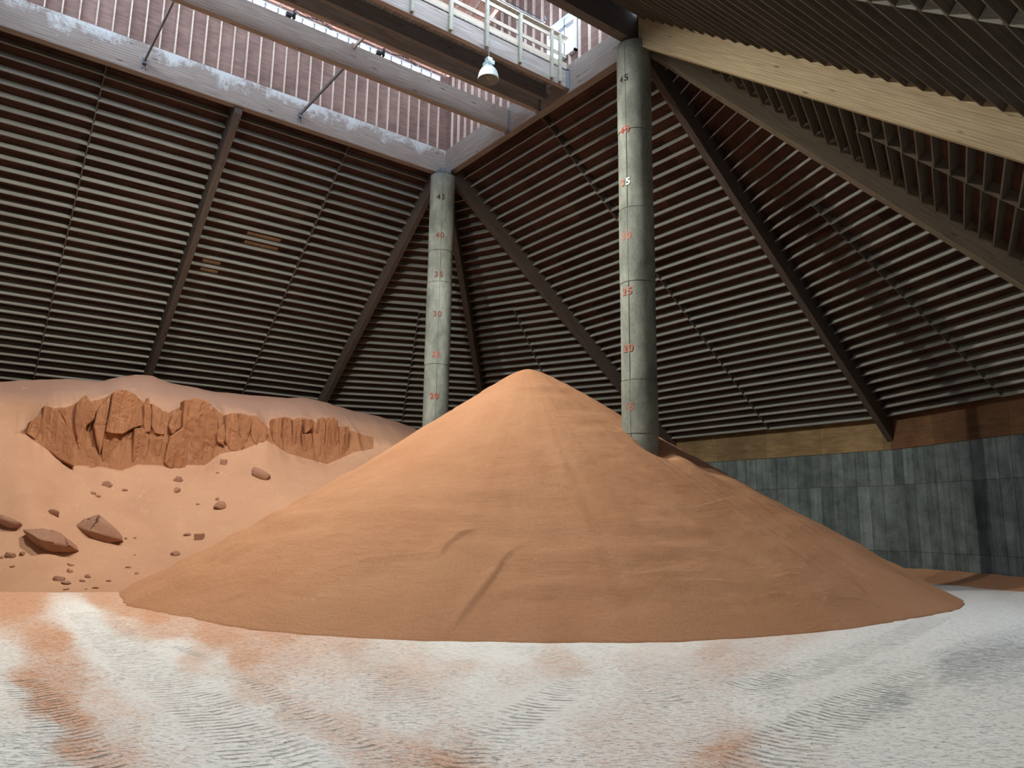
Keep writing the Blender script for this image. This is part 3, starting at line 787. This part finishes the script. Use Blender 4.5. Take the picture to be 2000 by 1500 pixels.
# chevron tread: bars across the track, slightly V shaped
ph = math_(nt, 'ADD', math_(nt, 'MULTIPLY', tu, 2*math.pi/.11), math_(nt, 'MULTIPLY', math_(nt, 'ABSOLUTE', tv), 16.))
ph = math_(nt, 'ADD', ph, math_(nt, 'MULTIPLY', med, 2.5))
sn = math_(nt, 'POWER', math_(nt, 'ADD', math_(nt, 'MULTIPLY', math_(nt, 'SINE', ph), .5), .5), 3.)
tr_h = math_(nt, 'MULTIPLY', math_(nt, 'MULTIPLY', sn, tm), ramp(nt, noise(nt, oc, 5.5, 4, .7), [(.42, (.08,)*3), (.58, (1,)*3)]))
c = mix(nt, math_(nt, 'MULTIPLY', tr_h, .55), c, (.28, .25, .23))
dm = ramp(nt, dash, [(.57, (0, 0, 0)), (.66, (1, 1, 1))])
dm = math_(nt, 'MULTIPLY', dm, ramp(nt, math_(nt, 'ADD', math_(nt, 'MULTIPLY', attr('grey'), 1.2), noise(nt, oc, .8, 3)), [(.45, (.15,)*3), (.7, (1,)*3)]))
c = mix(nt, math_(nt, 'MULTIPLY', dm, .45), c, (.20, .19, .18))
nt.links.new(c, b.inputs['Base Color'])
nrm = bump(nt, b, tr_h, 1., -.03)
nrm = bump(nt, b, dm, .8, -.03, nrm)
nrm = bump(nt, b, lines_, .25, .014, nrm)
bump(nt, b, fine, .5, .012, nrm)
# rest of the floor under the piles and outside the detailed part
MB().box((-14, -30, -.4), (26, 15, -.06)).build('floor', m, None)['kind'] = 'structure'

# ------------------------------------------------------------------ the big salt pile
P0 = np.array([6.4, -.8]); H0 = 6.02
ctrl = [(-160, 10.6), (-135, 10.35), (-110, 10.2), (-87, 10.22), (-75, 10.32), (-60, 10.86), (-48, 11.0), (-37, 10.8), (-25, 10.6), (-12, 10.35), (2, 10.1), (20, 10.42), (40, 10.8), (70, 11), (110, 11), (150, 11)]
ca = np.array([c[0] for c in ctrl], float); cr = np.array([c[1] for c in ctrl], float)
ca = np.concatenate([ca-360, ca, ca+360]); cr = np.concatenate([cr]*3)
def Rf(t):
    t = (np.asarray(t)+180) % 360-180
    i = np.clip(np.searchsorted(ca, t)-1, 1, len(ca)-3)
    p0, p1, p2, p3 = cr[i-1], cr[i], cr[i+1], cr[i+2]; u = (t-ca[i])/(ca[i+1]-ca[i])
    return .5*((2*p1)+(-p0+p2)*u+(2*p0-5*p1+4*p2-p3)*u*u+(-p0+3*p1-3*p2+p3)*u**3)
def pile_z(x, y, detail=True):
    dx, dy = x-P0[0], y-P0[1]; th_ = np.degrees(np.arctan2(dy, dx)); d = np.hypot(dx, dy)
    r = Rf(th_)+.10*vn(th_*.12, 0*th_, seed=4)+.04*vn(th_*.6, 0*th_, seed=8)
    rho = d/r
    k = .32
    z = H0-np.sqrt((H0*rho)**2+k*k)+k*(1-rho)+.05*(1-rho)
    con = .13+.22*np.exp(-((th_+125)/35)**2)
    z = z-con*4*np.clip(rho, 0, 1)*np.clip(1-rho, 0, 1)
    z = z-.10*smooth(0, .12, rho)*0
    if detail:
        e = smooth(0., .15, rho)*(1-smooth(.9, 1., rho))
        a = np.radians(th_)
        z = z+e*.10*fbm(dx*.35, dy*.35, seed=12)
        # slumping terraces: short level creases
        tz = z*5.5+1.2*fbm(dx*.5, dy*.5, seed=21, oct=2)
        am = np.clip(fbm(dx*.45, dy*.45, z*.8, seed=31, oct=2)+.15, 0, 1)
        sm = smooth(-20, 30, th_+0*dx)*.0
        z = z+e*am*.045*np.sin(tz*2.2)+e*.022*fbm(dx*2.2, dy*2.2, z*9, seed=41, oct=4)
        # bulge beside the near column
        z = z-.36*np.exp(-(((x-10.62)/.42)**2+((y-.02)/.42)**2))+.10*np.exp(-(((x-11.45)/.6)**2+((y-.25)/.5)**2))
        z = z-.14*np.exp(-(((x-11.0)/.9)**2+((y-1.2)/.5)**2))
    return z, rho
nth, nr = 760, 260
tt = np.concatenate([np.linspace(-125, 45, 620, endpoint=False), np.linspace(45, 235, nth-620, endpoint=False)])
rr = np.linspace(0.0005, 1.0, nr)**.85
TT, RR = np.meshgrid(tt, rr)
rb = Rf(TT)+.10*vn(((TT+180) % 360-180)*.12, 0*TT, seed=4)+.04*vn(((TT+180) % 360-180)*.6, 0*TT, seed=8)
XX = P0[0]+np.cos(np.radians(TT))*rb*RR; YY = P0[1]+np.sin(np.radians(TT))*rb*RR
ZZ, RH = pile_z(XX, YY)
# creases drawn as slump scarps: one side stands a little higher
def crease(pts, hgt, wid, side=1):
    global ZZ
    q = []
    for px, py in pts:
        # march the view ray to the smooth cone
        r = ray(px, py); t = 6.
        while t < 40:
            p = CAM+r*t; z, rh = pile_z(p[0], p[1], False)
            if rh < 1 and p[2] < z: break
            t += .02
        q.append(p[:2])
    q = np.array(q); best = np.full(XX.shape, 9.); sg = np.zeros(XX.shape); along = np.zeros(XX.shape)
    n = len(q)-1
    for i in range(n):
        a, b_ = q[i], q[i+1]; d = b_-a; ln = np.hypot(*d)
        t = np.clip(((XX-a[0])*d[0]+(YY-a[1])*d[1])/ln**2, 0, 1)
        cx, cy = a[0]+t*d[0], a[1]+t*d[1]; ds = np.hypot(XX-cx, YY-cy)
        s_ = np.sign((XX-a[0])*d[1]-(YY-a[1])*d[0])
        m_ = ds < best; best = np.where(m_, ds, best); sg = np.where(m_, s_, sg); along = np.where(m_, (i+t)/n, along)
    env = np.clip(np.sin(np.clip(along, 0.02, .98)*math.pi), 0, 1)**.5
    s = best*sg*side
    ZZ = ZZ+hgt*env*smooth(-wid*.25, wid*.25, s)*np.exp(-np.maximum(s, 0)/(wid*2.5))*(best < wid*8)
crease([(1010, 1068), (985, 1090), (965, 1125), (940, 1160), (905, 1205), (885, 1232)], .07, .06, 1)
crease([(935, 1030), (900, 1042), (875, 1062), (860, 1085)], .06, .08, 1)
crease([(468, 1128), (430, 1140), (400, 1150), (345, 1165)], .05, .08, -1)
crease([(430, 1180), (455, 1165), (480, 1155)], .04, .08, -1)
for pl in ([(1020, 907), (1060, 909), (1110, 905)], [(1035, 937), (1075, 944), (1110, 947)], [(1060, 968), (1110, 973)], [(1320, 1128), (1380, 1130), (1440, 1137)],
           [(1510, 1130), (1560, 1128)], [(1580, 1160), (1640, 1170), (1690, 1172)], [(700, 985), (760, 975), (830, 960)], [(1040, 828), (1120, 845), (1150, 850)],
           [(1480, 1162), (1520, 1158), (1560, 1165)], [(1250, 985), (1300, 1000)], [(1590, 985), (1640, 1012)], [(1360, 985), (1420, 972)], [(600, 1060), (720, 1030), (800, 1020)], [(640, 1110), (760, 1085), (860, 1075)],
           [(900, 880), (960, 872)], [(1150, 1110), (1250, 1118), (1330, 1110)]):
    crease(pl, .05, .05, 1 if pl[0][0] > 900 else 1)
ZZ = np.where(RH > .985, np.maximum(ZZ, -.03), np.maximum(ZZ, -.02)); ZZ[-1] = -.05
V = np.stack([XX, YY, ZZ], -1).reshape(-1, 3)
Fq = grid_faces(nr, nth, True)
pile = mesh_np('salt_pile', V, Fq, M_salt)
me = pile.data
bm = bmesh.new(); bm.from_mesh(me); bm.verts.ensure_lookup_table()
bmesh.ops.contextual_create(bm, geom=bm.verts[0:nth]) if False else None
bm.free()
tag(pile, 'huge fresh cone of orange road salt filling the middle of the floor', 'salt pile')

# thin drift of salt along the far wall at the right
def drift(name, pts, wd, hgt, label):
    V = []; n = 60; m_ = 12
    pts = np.array(pts, float); seg = np.linspace(0, len(pts)-1, n)
    for k in seg:
        i = min(int(k), len(pts)-2); f = k-i; p = pts[i]*(1-f)+pts[i+1]*f; d = pts[i+1]-pts[i]; d /= np.hypot(*d); nn = np.array([d[1], -d[0]])
        fade = math.sin(math.pi*min(1, max(0, k/(len(pts)-1))))**.4
        for j in range(m_):
            t = j/(m_-1); q = p+nn*wd*t*fade
            V.append((q[0], q[1], hgt*fade*(1-t)**1.6+.015*float(vn(q[0]*3, q[1]*3))*(1-t)-(.02 if j == m_-1 else 0)))
    return tag(mesh_np(name, V, grid_faces(n, m_), M_salt2 if False else M_salt), label, 'salt drift')
drift('salt_drift', [(7.5, 12.95), (10.0, 12.95), (12.5, 11.95), (15.0, 10.9), (17.5, 9.9)], 1.9, .32, 'low drift of salt lying along the foot of the right concrete wall')

# ------------------------------------------------------------------ old salt bank at the left
def pli(tab, x):
    t = np.array(tab, float); return np.interp(x, t[:, 0], t[:, 1])
crestT = [(-300, 750), (0, 745), (60, 742), (130, 740), (200, 744), (235, 736), (265, 733), (300, 735), (330, 746), (400, 764), (500, 774), (560, 777), (590, 776), (640, 786), (700, 806), (780, 825), (850, 850), (1000, 900)]
topT = [(-300, 842), (30, 842), (50, 835), (80, 805), (95, 793), (130, 790), (190, 775), (210, 768), (240, 761), (275, 775), (300, 795), (330, 800), (355, 785), (420, 790), (440, 812), (500, 810), (525, 835), (545, 818), (590, 812), (630, 822), (660, 830), (690, 838), (760, 860), (1000, 930)]
botT = [(-300, 848), (30, 848), (50, 850), (80, 872), (140, 910), (200, 912), (235, 920), (270, 905), (325, 910), (400, 911), (430, 890), (475, 880), (520, 862), (565, 890), (640, 908), (690, 885), (760, 868), (1000, 940)]
ns = 420; SX = np.linspace(-300, 1000, ns)
rows = []
crest = np.array([hit(x, pli(crestT, x), (-4.8, 0, 0), (1, 0, 0)) for x in SX])
topp = np.array([hit(x, pli(topT, x)+2, (-2.25, 0, 0), (1, 0, 0)) for x in SX])
bott = np.array([hit(x, pli(botT, x), (-1.74, 0, 0), (1, 0, 0)) for x in SX])
def footy(x): return 1160+0*x
foot = np.array([hitz(x, footy(x), -.03) for x in SX])
foot[:, 0] = np.where(SX > 300, foot[:, 0], foot[:, 0])
back = crest.copy(); back[:, 0] = -12.9; back[:, 2] = 4.3
ctr = []
def lerp(a, b_, n, sag=0., end=False):
    out = []
    for k in range(n+(1 if end else 0)):
        t = k/n; p = a*(1-t)+b_*t; p = p.copy(); p[:, 2] += sag*math.sin(math.pi*t); out.append(p)
    return out
def sm1(a, n):
    kx = np.hanning(2*n+1); kx /= kx.sum(); ap = np.pad(a, ((n, n), (0, 0)), mode='edge')
    return np.stack([np.convolve(ap[:, i], kx, 'valid') for i in range(3)], 1)
bs, ts, cs_ = sm1(bott, 60), sm1(topp, 30), crest
def lerp2(a, a2, b_, b2, n, sag, pa, pb):
    out = []
    for k in range(n):
        t = k/n; wa = (1-t)**pa; wb = t**pb
        q = (a2*(1-wa)+a*wa)*(1-t)+(b2*(1-wb)+b_*wb)*t; q[:, 2] += sag*math.sin(math.pi*t); out.append(q)
    return out
rows = lerp2(foot, foot, bott, bs, 110, -.28, 1, 9)+lerp(bott, topp, 30, 0)+lerp2(topp, ts, crest, crest, 34, .12, 5, 1)+lerp(crest, back, 16, .0, True)
BK = np.array(rows)            # rows, cols, 3
nrow = BK.shape[0]
ri = np.arange(nrow)[:, None]+0*SX[None]
fadec = np.clip((SX-20)/40, 0, 1)*np.clip((760-SX)/60, 0, 1)
# surface relief
n1 = fbm(BK[..., 1]*.5, BK[..., 2]*.5+BK[..., 0]*.3, seed=51); n2 = fbm(BK[..., 1]*2, BK[..., 2]*2, BK[..., 0]*1.2, seed=61)
sl = np.clip(ri/10, 0, 1)
BK[..., 2] += sl*(.10*n1+.02*n2)*(ri < nrow-8)
# scooped bowl: hollow in the middle of the lower slope, shoulder at the left
bowl = np.exp(-((SX[None]-330)/170)**2)*np.exp(-((ri-60)/38)**2)
BK[..., 2] -= .42*bowl
BK[..., 2] += .25*np.exp(-((SX[None]-60-(ri-60)*-.9)/45)**2)*np.exp(-((ri-60)/40)**2)
# cliff face flutes
cl = np.exp(-((ri-126)/16.)**2)*fadec[None]
BK[..., 0] += cl*(.12*vn(BK[..., 1]*5.5, BK[..., 2]*.8, seed=71)+.05*vn(BK[..., 1]*13, BK[..., 2]*1.5, seed=73)-.06)
bank = mesh_np('salt_bank', BK.reshape(-1, 3), grid_faces(nrow, ns)[:, ::-1], M_bank)
bank.data.materials.append(M_slab)
mi = np.zeros((nrow-1, ns-1), np.int32); mi[111:139, :] = (fadec[None, :-1] > .5)
bank.data.polygons.foreach_set('material_index', mi.ravel())
tag(bank, 'old weathered salt bank with a broken crusted cliff along the left wall', 'salt bank')

slabs = []
def c1(l): return [(x/3., 700+y/3.) for x, y in l]
def c2(l): return [(400+x*.2667, 700+y*.2667) for x, y in l]
slabs += [c1(l) for l in (
 [(155,440),(180,365),(245,325),(235,400),(215,478)], [(265,275),(300,285),(350,320),(415,475),(422,635),(330,580),(238,495),(232,420),(250,350)],
 [(352,300),(400,285),(452,262),(432,370),(440,450),(462,520),(466,638),(428,632),(422,470)], [(455,262),(500,220),(555,285),(545,360),(505,400),(510,520),(500,640),(468,640),(462,520),(446,440),(440,380)],
 [(512,530),(560,520),(590,600),(580,640),(505,645)], [(600,275),(655,212),(640,300),(615,440),(600,500),(585,560),(565,470),(553,400),(575,310)],
 [(664,205),(700,185),(750,190),(800,215),(828,260),(835,390),(790,400),(720,440),(660,440),(625,430),(640,330)], [(622,440),(720,450),(775,430),(770,600),(745,645),(720,640),(705,560),(695,660),(655,668),(620,665),(597,600),(603,500)],
 [(785,415),(840,410),(855,445),(870,520),(838,625),(800,645),(772,600)], [(840,275),(872,228),(888,300),(884,430),(845,432)],
 [(895,262),(945,300),(962,400),(960,450),(905,440),(890,400)], [(882,470),(960,470),(975,500),(955,600),(910,632),(877,600)],
 [(1012,330),(1075,300),(1066,400),(1005,445),(985,400)], [(1082,250),(1150,238),(1225,258),(1268,320),(1282,500),(1280,580),(1205,622),(1100,642),(1000,640),(965,610),(985,520),(1005,455),(1068,410)],
 [(700,590),(745,560),(750,640),(715,672),(695,640)], [(610,540),(645,530),(660,590),(650,670),(625,668)], [(1118,590),(1140,582),(1150,600),(1145,650),(1115,650)])]
slabs += [c2(l) for l in (
 [(165,415),(205,400),(243,405),(247,500),(242,550),(290,642),(250,676),(190,672),(152,600),(158,480)], [(250,400),(330,420),(340,480),(300,632),(247,550)],
 [(348,480),(400,450),(465,520),(440,600),(390,662),(352,600)], [(522,440),(570,430),(562,560),(568,682),(500,600),(498,530)],
 [(577,430),(635,440),(641,600),(638,722),(572,682),(566,560)], [(647,450),(715,460),(702,560),(705,700),(643,720),(645,600)],
 [(737,440),(800,450),(805,500),(742,550)], [(712,560),(790,550),(795,700),(790,772),(722,722)],
 [(802,540),(830,560),(850,450),(878,430),(886,500),(876,760),(802,772)], [(892,480),(930,430),(980,460),(985,560),(983,700),(958,762),(882,792)], [(997,500),(1065,500),(1060,650),(1002,732),(989,700)],
 [(90,540),(140,480),(150,560),(140,640),(95,610)])]
def slab(poly, k):
    depth = .3; xf = -1.95+.15*random.random()
    if k in (1, 6, 13): xf = -1.78
    if k in (2, 9, 10): xf = -2.0
    mx_, my_ = np.mean(poly, 0); poly = [(mx_+(a-mx_)*1.05, my_+(b-my_)*1.03) for a, b in poly]
    pts = [hit(px, py, (xf, 0, 0), (1, 0, 0)) for px, py in poly]
    c = np.mean(pts, 0); me = bpy.data.meshes.new('crust_slab'); bm = bmesh.new()
    tilt = random.uniform(-.25, .25) if k != 1 else .45; tl2 = random.uniform(-.05, .12)
    fv = [bm.verts.new((p[0]+(p[1]-c[1])*tilt-(p[2]-c[2])*tl2-xf, p[1]-c[1], p[2]-c[2])) for p in pts]
    f = bm.faces.new(fv); bm.normal_update()
    if f.normal.x < 0: f.normal_flip()
    r = bmesh.ops.extrude_face_region(bm, geom=[f]); nv = [v for v in r['geom'] if isinstance(v, bmesh.types.BMVert)]
    for v in nv: v.co.x -= .55
    bmesh.ops.recalc_face_normals(bm, faces=bm.faces[:])
    bmesh.ops.bevel(bm, geom=[e for e in bm.edges if max(v.co.x for v in e.verts) > -.35], offset=.028, segments=1, affect='EDGES', clamp_overlap=True)
    bmesh.ops.triangulate(bm, faces=bm.faces[:])
    for _ in range(3):
        ed = [e for e in bm.edges if e.calc_length() > .11]
        if ed: bmesh.ops.subdivide_edges(bm, edges=ed, cuts=1); bmesh.ops.triangulate(bm, faces=bm.faces[:])
    co = np.array([v.co[:] for v in bm.verts])
    dd = .075*fbm(co[:, 1]*7+k*3, co[:, 2]*1.0, seed=k)+.018*fbm(co[:, 1]*9+k, co[:, 2]*8, co[:, 0]*6, seed=k+3)
    bm.normal_update()
    for v, d_ in zip(bm.verts, dd):
        if v.co.x > -.5: v.co.x += float(d_); v.co.y += float(d_)*.4
    for f in bm.faces: f.smooth = False
    bm.to_mesh(me); bm.free(); me.materials.append(M_slab)
    put(bpy.data.objects.new('crust_slab', me), bank, Matrix.Translation(Vector((xf, c[1], c[2]))))
for k, pl in enumerate(slabs): slab(pl, k)

# lumps lying on the slope: (px, py, width px, height px, label, squareness)
from mathutils.bvhtree import BVHTree
bv = BVHTree.FromPolygons([Vector(v) for v in BK.reshape(-1, 3)], grid_faces(nrow, ns).tolist())
LUMPS = [
 (188, 1036, 84, 60, 'largest square-faced brown salt boulder resting on the left slope', 1), (90, 1052, 92, 50, 'long half-buried salt boulder left of the square-faced one', 1),
 (17, 1016, 40, 24, 'salt boulder cut by the left edge, above the long half-buried one', 1), (509, 924, 48, 28, 'tan wedge of salt stuck in the slope below the right cliff', 1),
 (348, 938, 20, 14, 'rounded salt lump below the cliff, upper of a pair', 0), (346, 959, 18, 12, 'ribbed salt lump below the cliff, lower of a pair', 0),
 (208, 947, 24, 12, 'flat dark salt flake nearest under the tall cliff blocks', 0), (182, 964, 12, 7, 'small flake lower left of the flat dark flake', 0), (191, 969, 13, 6, 'pale flake beside the small flake under the cliff', 0),
 (244, 957, 13, 5, 'thin flake right of the flat dark flake', 0), (430, 990, 30, 17, 'rounded salt lump on the slope near the big pile, middle height', 0), (425, 976, 9, 7, 'tiny knob just above the rounded lump near the big pile', 0),
 (391, 1051, 20, 14, 'dark angular lump touching the left edge of the big pile', 1), (366, 1045, 17, 7, 'thin flake left of the dark angular lump at the pile edge', 0), (343, 1083, 22, 11, 'lump half buried at the pile edge, lowest of that row', 0),
 (22, 1084, 24, 14, 'oval lump at the left edge below the long boulder', 0), (45, 1083, 15, 10, 'smaller oval lump right beside the one at the left edge', 0), (3, 1090, 8, 7, 'tiny lump at the very left edge of the view', 0),
 (103, 1004, 28, 16, 'buried oblong lump on the slope above the long boulder', 0), (437, 905, 14, 12, 'small banded block under the middle of the cliff', 1), (425, 924, 9, 3, 'thin chip below the small banded block', 0),
 (138, 1103, 17, 8, 'upper of two stacked lumps at the foot of the slope', 0), (136, 1116, 15, 9, 'lower of two stacked lumps at the foot of the slope', 0),
 (113, 1131, 28, 12, 'widest lump in the cluster at the foot of the slope', 0), (129, 1139, 20, 8, 'lump tucked in front of the widest one in the foot cluster', 0), (161, 1135, 14, 6, 'dark flat lump right in the foot cluster', 0),
 (173, 1126, 16, 8, 'pale rounded lump at the back right of the foot cluster', 0), (129, 1151, 14, 3, 'flat chip in front of the foot cluster', 0), (213, 1135, 12, 4, 'lone chip right of the foot cluster', 0),
 (263, 1051, 7, 6, 'lone pebble on the bare slope right of the square boulder', 0), (263, 1084, 5, 4, 'tiny dark pebble below the lone pebble', 0), (267, 1121, 10, 6, 'dark pebble near the foot of the big pile', 0),
 (250, 1108, 14, 4, 'flat chip above the dark pebble near the big pile', 0), (187, 1148, 14, 4, 'flat chip at the slope foot right of centre', 0), (245, 1052, 8, 4, 'faint chip left of the lone pebble', 0), (168, 1151, 6, 3, 'crumb next to the flat chips at the slope foot', 0),
 (386, 985, 8, 4, 'small chip high on the slope left of the rounded lump', 0), (24, 1106, 12, 5, 'low chip under the two oval lumps at the left', 0)]
SHAPED = {0: (c1([(440,985),(490,940),(580,912),(640,965),(690,1020),(705,1060),(630,1080),(545,1100),(470,1040)]), [((590,950), .10), ((560,1020), .16)]),
 1: (c1([(135,1005),(165,998),(250,993),(330,1008),(375,1040),(412,1095),(370,1127),(285,1140),(240,1127),(190,1082),(150,1040)]), [((200,1030), .12), ((290,1075), .2)]),
 2: (c1([(-25,930),(0,918),(45,925),(118,962),(100,982),(45,987),(10,965),(-20,955)]), [((40,950), .1)]),
 3: (c2([(338,815),(362,788),(420,815),(482,850),(450,892),(400,888),(345,850)]), None)}
def shaped(k, outline, inner, lb):
    mx_, my_ = np.mean(outline, 0)
    loc, nrm_, idx, dist = bv.ray_cast(Vector(CAM), Vector(ray(mx_, my_)).normalized(), 60)
    n = np.array([-FWD[0], -FWD[1], .15]); n /= np.linalg.norm(n); o = np.array(loc)+n*.22
    P = [hit(a, b_, o, n) for a, b_ in outline]; w = np.linalg.norm(P[0]-P[len(P)//2])
    bm = bmesh.new(); c = np.mean(P, 0)
    fr = [bm.verts.new(p-c) for p in P]
    if inner:
        ins = []
        for (a, b_), h in inner:
            q = hit(a/3., 700+b_/3., o, n)+n*w*h*1.6; ins.append(q-c)
    else: ins = [n*w*.1]
    for q in ins: bm.verts.new(q)
    for p in P:
        q = c+(p-c)*.75-n*w*.75-np.array([0, 0, w*.12]); bm.verts.new(q-c)
    bmesh.ops.convex_hull(bm, input=bm.verts[:])
    bmesh.ops.delete(bm, geom=[v for v in bm.verts if not v.link_faces], context='VERTS')
    bmesh.ops.bevel(bm, geom=bm.edges[:], offset=.03, segments=1, affect='EDGES', clamp_overlap=True)
    bmesh.ops.triangulate(bm, faces=bm.faces[:])
    for _ in range(3):
        ed = [e for e in bm.edges if e.calc_length() > .10]
        if ed: bmesh.ops.subdivide_edges(bm, edges=ed, cuts=1); bmesh.ops.triangulate(bm, faces=bm.faces[:])
    bm.normal_update(); co = np.array([v.co[:] for v in bm.verts]); dd = .045*fbm(co[:, 0]*3+k, co[:, 1]*3, co[:, 2]*3+5, seed=k+2)+.015*fbm(co[:, 0]*11, co[:, 1]*11, co[:, 2]*11, seed=k)
    for v, d_ in zip(bm.verts, dd): v.co += v.normal*float(d_)
    for f in bm.faces: f.smooth = True
    me = bpy.data.meshes.new('salt_lump'); bm.to_mesh(me); bm.free(); me.materials.append(M_lump)
    tag(put(bpy.data.objects.new('salt_lump', me), None, Matrix.Translation(Vector(c))), lb, 'salt lump', 'salt lumps fallen on the left slope')
for k, (px, py, wpx, hpx, lb, sq) in enumerate(LUMPS):
    if k in SHAPED: shaped(k, *SHAPED[k], lb); continue
    r = Vector(ray(px, py)).normalized()
    loc, nrm_, idx, dist = bv.ray_cast(Vector(CAM), r, 60)
    if loc is None: continue
    zc = (np.array(loc)-CAM)@FWD; w = wpx*zc/FPX; h = hpx*zc/FPX
    rs = random.Random(100+k); pts = []
    sx, sy, sz = w*.5, w*.42, h*.70
    bm = bmesh.new()
    if sq:
        for ix in (-1, 1):
            for iy in (-1, 1):
                for iz in (-1, 1): pts.append((ix*rs.uniform(.6, 1), iy*rs.uniform(.6, 1), iz*rs.uniform(.65, 1)))
        for _ in range(4): pts.append((rs.uniform(-1.1, 1.1), rs.uniform(-1, 1), rs.uniform(-1, 1)))
    else:
        for _ in range(18):
            v = Vector((rs.gauss(0, 1), rs.gauss(0, 1), rs.gauss(0, 1))).normalized()*rs.uniform(.85, 1.08); pts.append(tuple(v))
    for p in pts: bm.verts.new(p)
    bmesh.ops.convex_hull(bm, input=bm.verts[:])
    bmesh.ops.delete(bm, geom=[v for v in bm.verts if not v.link_faces], context='VERTS')
    if wpx > 12:
        bmesh.ops.bevel(bm, geom=bm.edges[:], offset=.07 if sq else .12, segments=1, affect='EDGES', clamp_overlap=True)
        bmesh.ops.triangulate(bm, faces=bm.faces[:]); bmesh.ops.subdivide_edges(bm, edges=bm.edges[:], cuts=3 if wpx > 30 else 1, use_grid_fill=True)
    co = np.array([v.co[:] for v in bm.verts])
    dd = .09*fbm(co[:, 0]*2.5+k, co[:, 1]*2.5, co[:, 2]*2.5+5, seed=k % 9)
    # frame: X along image right, Z roughly up
    xr = Vector(RGT); yr = Vector((-xr.y, xr.x, 0)).normalized(); zr = Vector((0, 0, 1)); rt = rs.uniform(-.15, .25) if sq else rs.uniform(-.2, .2)
    for v, d_ in zip(bm.verts, dd):
        q = v.co*(1+float(d_)); x_, z_ = q.x*sx, q.z*sz
        x2, z2 = x_*math.cos(rt)-z_*math.sin(rt), x_*math.sin(rt)+z_*math.cos(rt)
        v.co = xr*x2+yr*(q.y*sy)+zr*z2
    for f in bm.faces: f.smooth = not sq
    me = bpy.data.meshes.new('salt_lump'); bm.to_mesh(me); bm.free(); me.materials.append(M_lump)
    o = put(bpy.data.objects.new('salt_lump', me), None, Matrix.Translation(loc+Vector((0, 0, h*.02))))
    tag(o, lb, 'salt lump', 'salt lumps fallen on the left slope')

# ------------------------------------------------------------------ daylight
wd = bpy.data.worlds.new('sky'); SC.world = wd; wd.use_nodes = True
bg = wd.node_tree.nodes['Background']; bg.inputs[0].default_value = (.66, .82, 1., 1); bg.inputs[1].default_value = 21.
SC.view_settings.view_transform = 'Standard'; SC.view_settings.look = 'None'; SC.view_settings.gamma = 1; SC.view_settings.use_curve_mapping = False
SC.view_settings.exposure = .14
for M_, xa, xb, za, zb in ((MW_L, .12, L-.2, WZ0, WZ1), (MW_R, .12, L-.2, WR0, WZ1), (MW_F, 1, W-1, WR0, WZ1), (MW_B, DX0, DX1, DZ0, DZ1)):
    pl_ = bpy.data.lights.new('sky_portal', 'AREA'); pl_.shape = 'RECTANGLE'; pl_.size = xb-xa; pl_.size_y = zb-za; pl_.cycles.is_portal = True
    po = bpy.data.objects.new('sky_portal', pl_); COL.objects.link(po)
    cx, cz = (xa+xb)/2, (za+zb)/2
    # light's -Z points into the lantern (local -Y of the wall frame)
    R3 = M_.to_3x3(); xw = R3@Vector((1, 0, 0)); yo = R3@Vector((0, 1, 0))
    Ml = Matrix((xw, yo.cross(xw), yo)).transposed().to_4x4(); Ml.translation = M_@Vector((cx, .12, cz)); po.matrix_world = Ml
# ground outside
MB().poly([(-80, -80, -.5), (80, -80, -.5), (80, 80, -.5), (-80, 80, -.5)], [(0, 1, 2, 3)]).build('ground', simple('asphalt', (.1, .1, .1), .9))['kind'] = 'structure'

# ------------------------------------------------------------------ camera
cd = bpy.data.cameras.new('camera'); cd.sensor_width = 36; cd.lens = 36*FPX/2000; cd.clip_start = .05; cd.clip_end = 500
co_ = bpy.data.objects.new('camera', cd); COL.objects.link(co_)
Mc = Matrix((Vector(RGT), Vector(UPV), -Vector(FWD))).transposed().to_4x4(); Mc.translation = Vector(CAM)
co_.matrix_world = Mc; SC.camera = co_
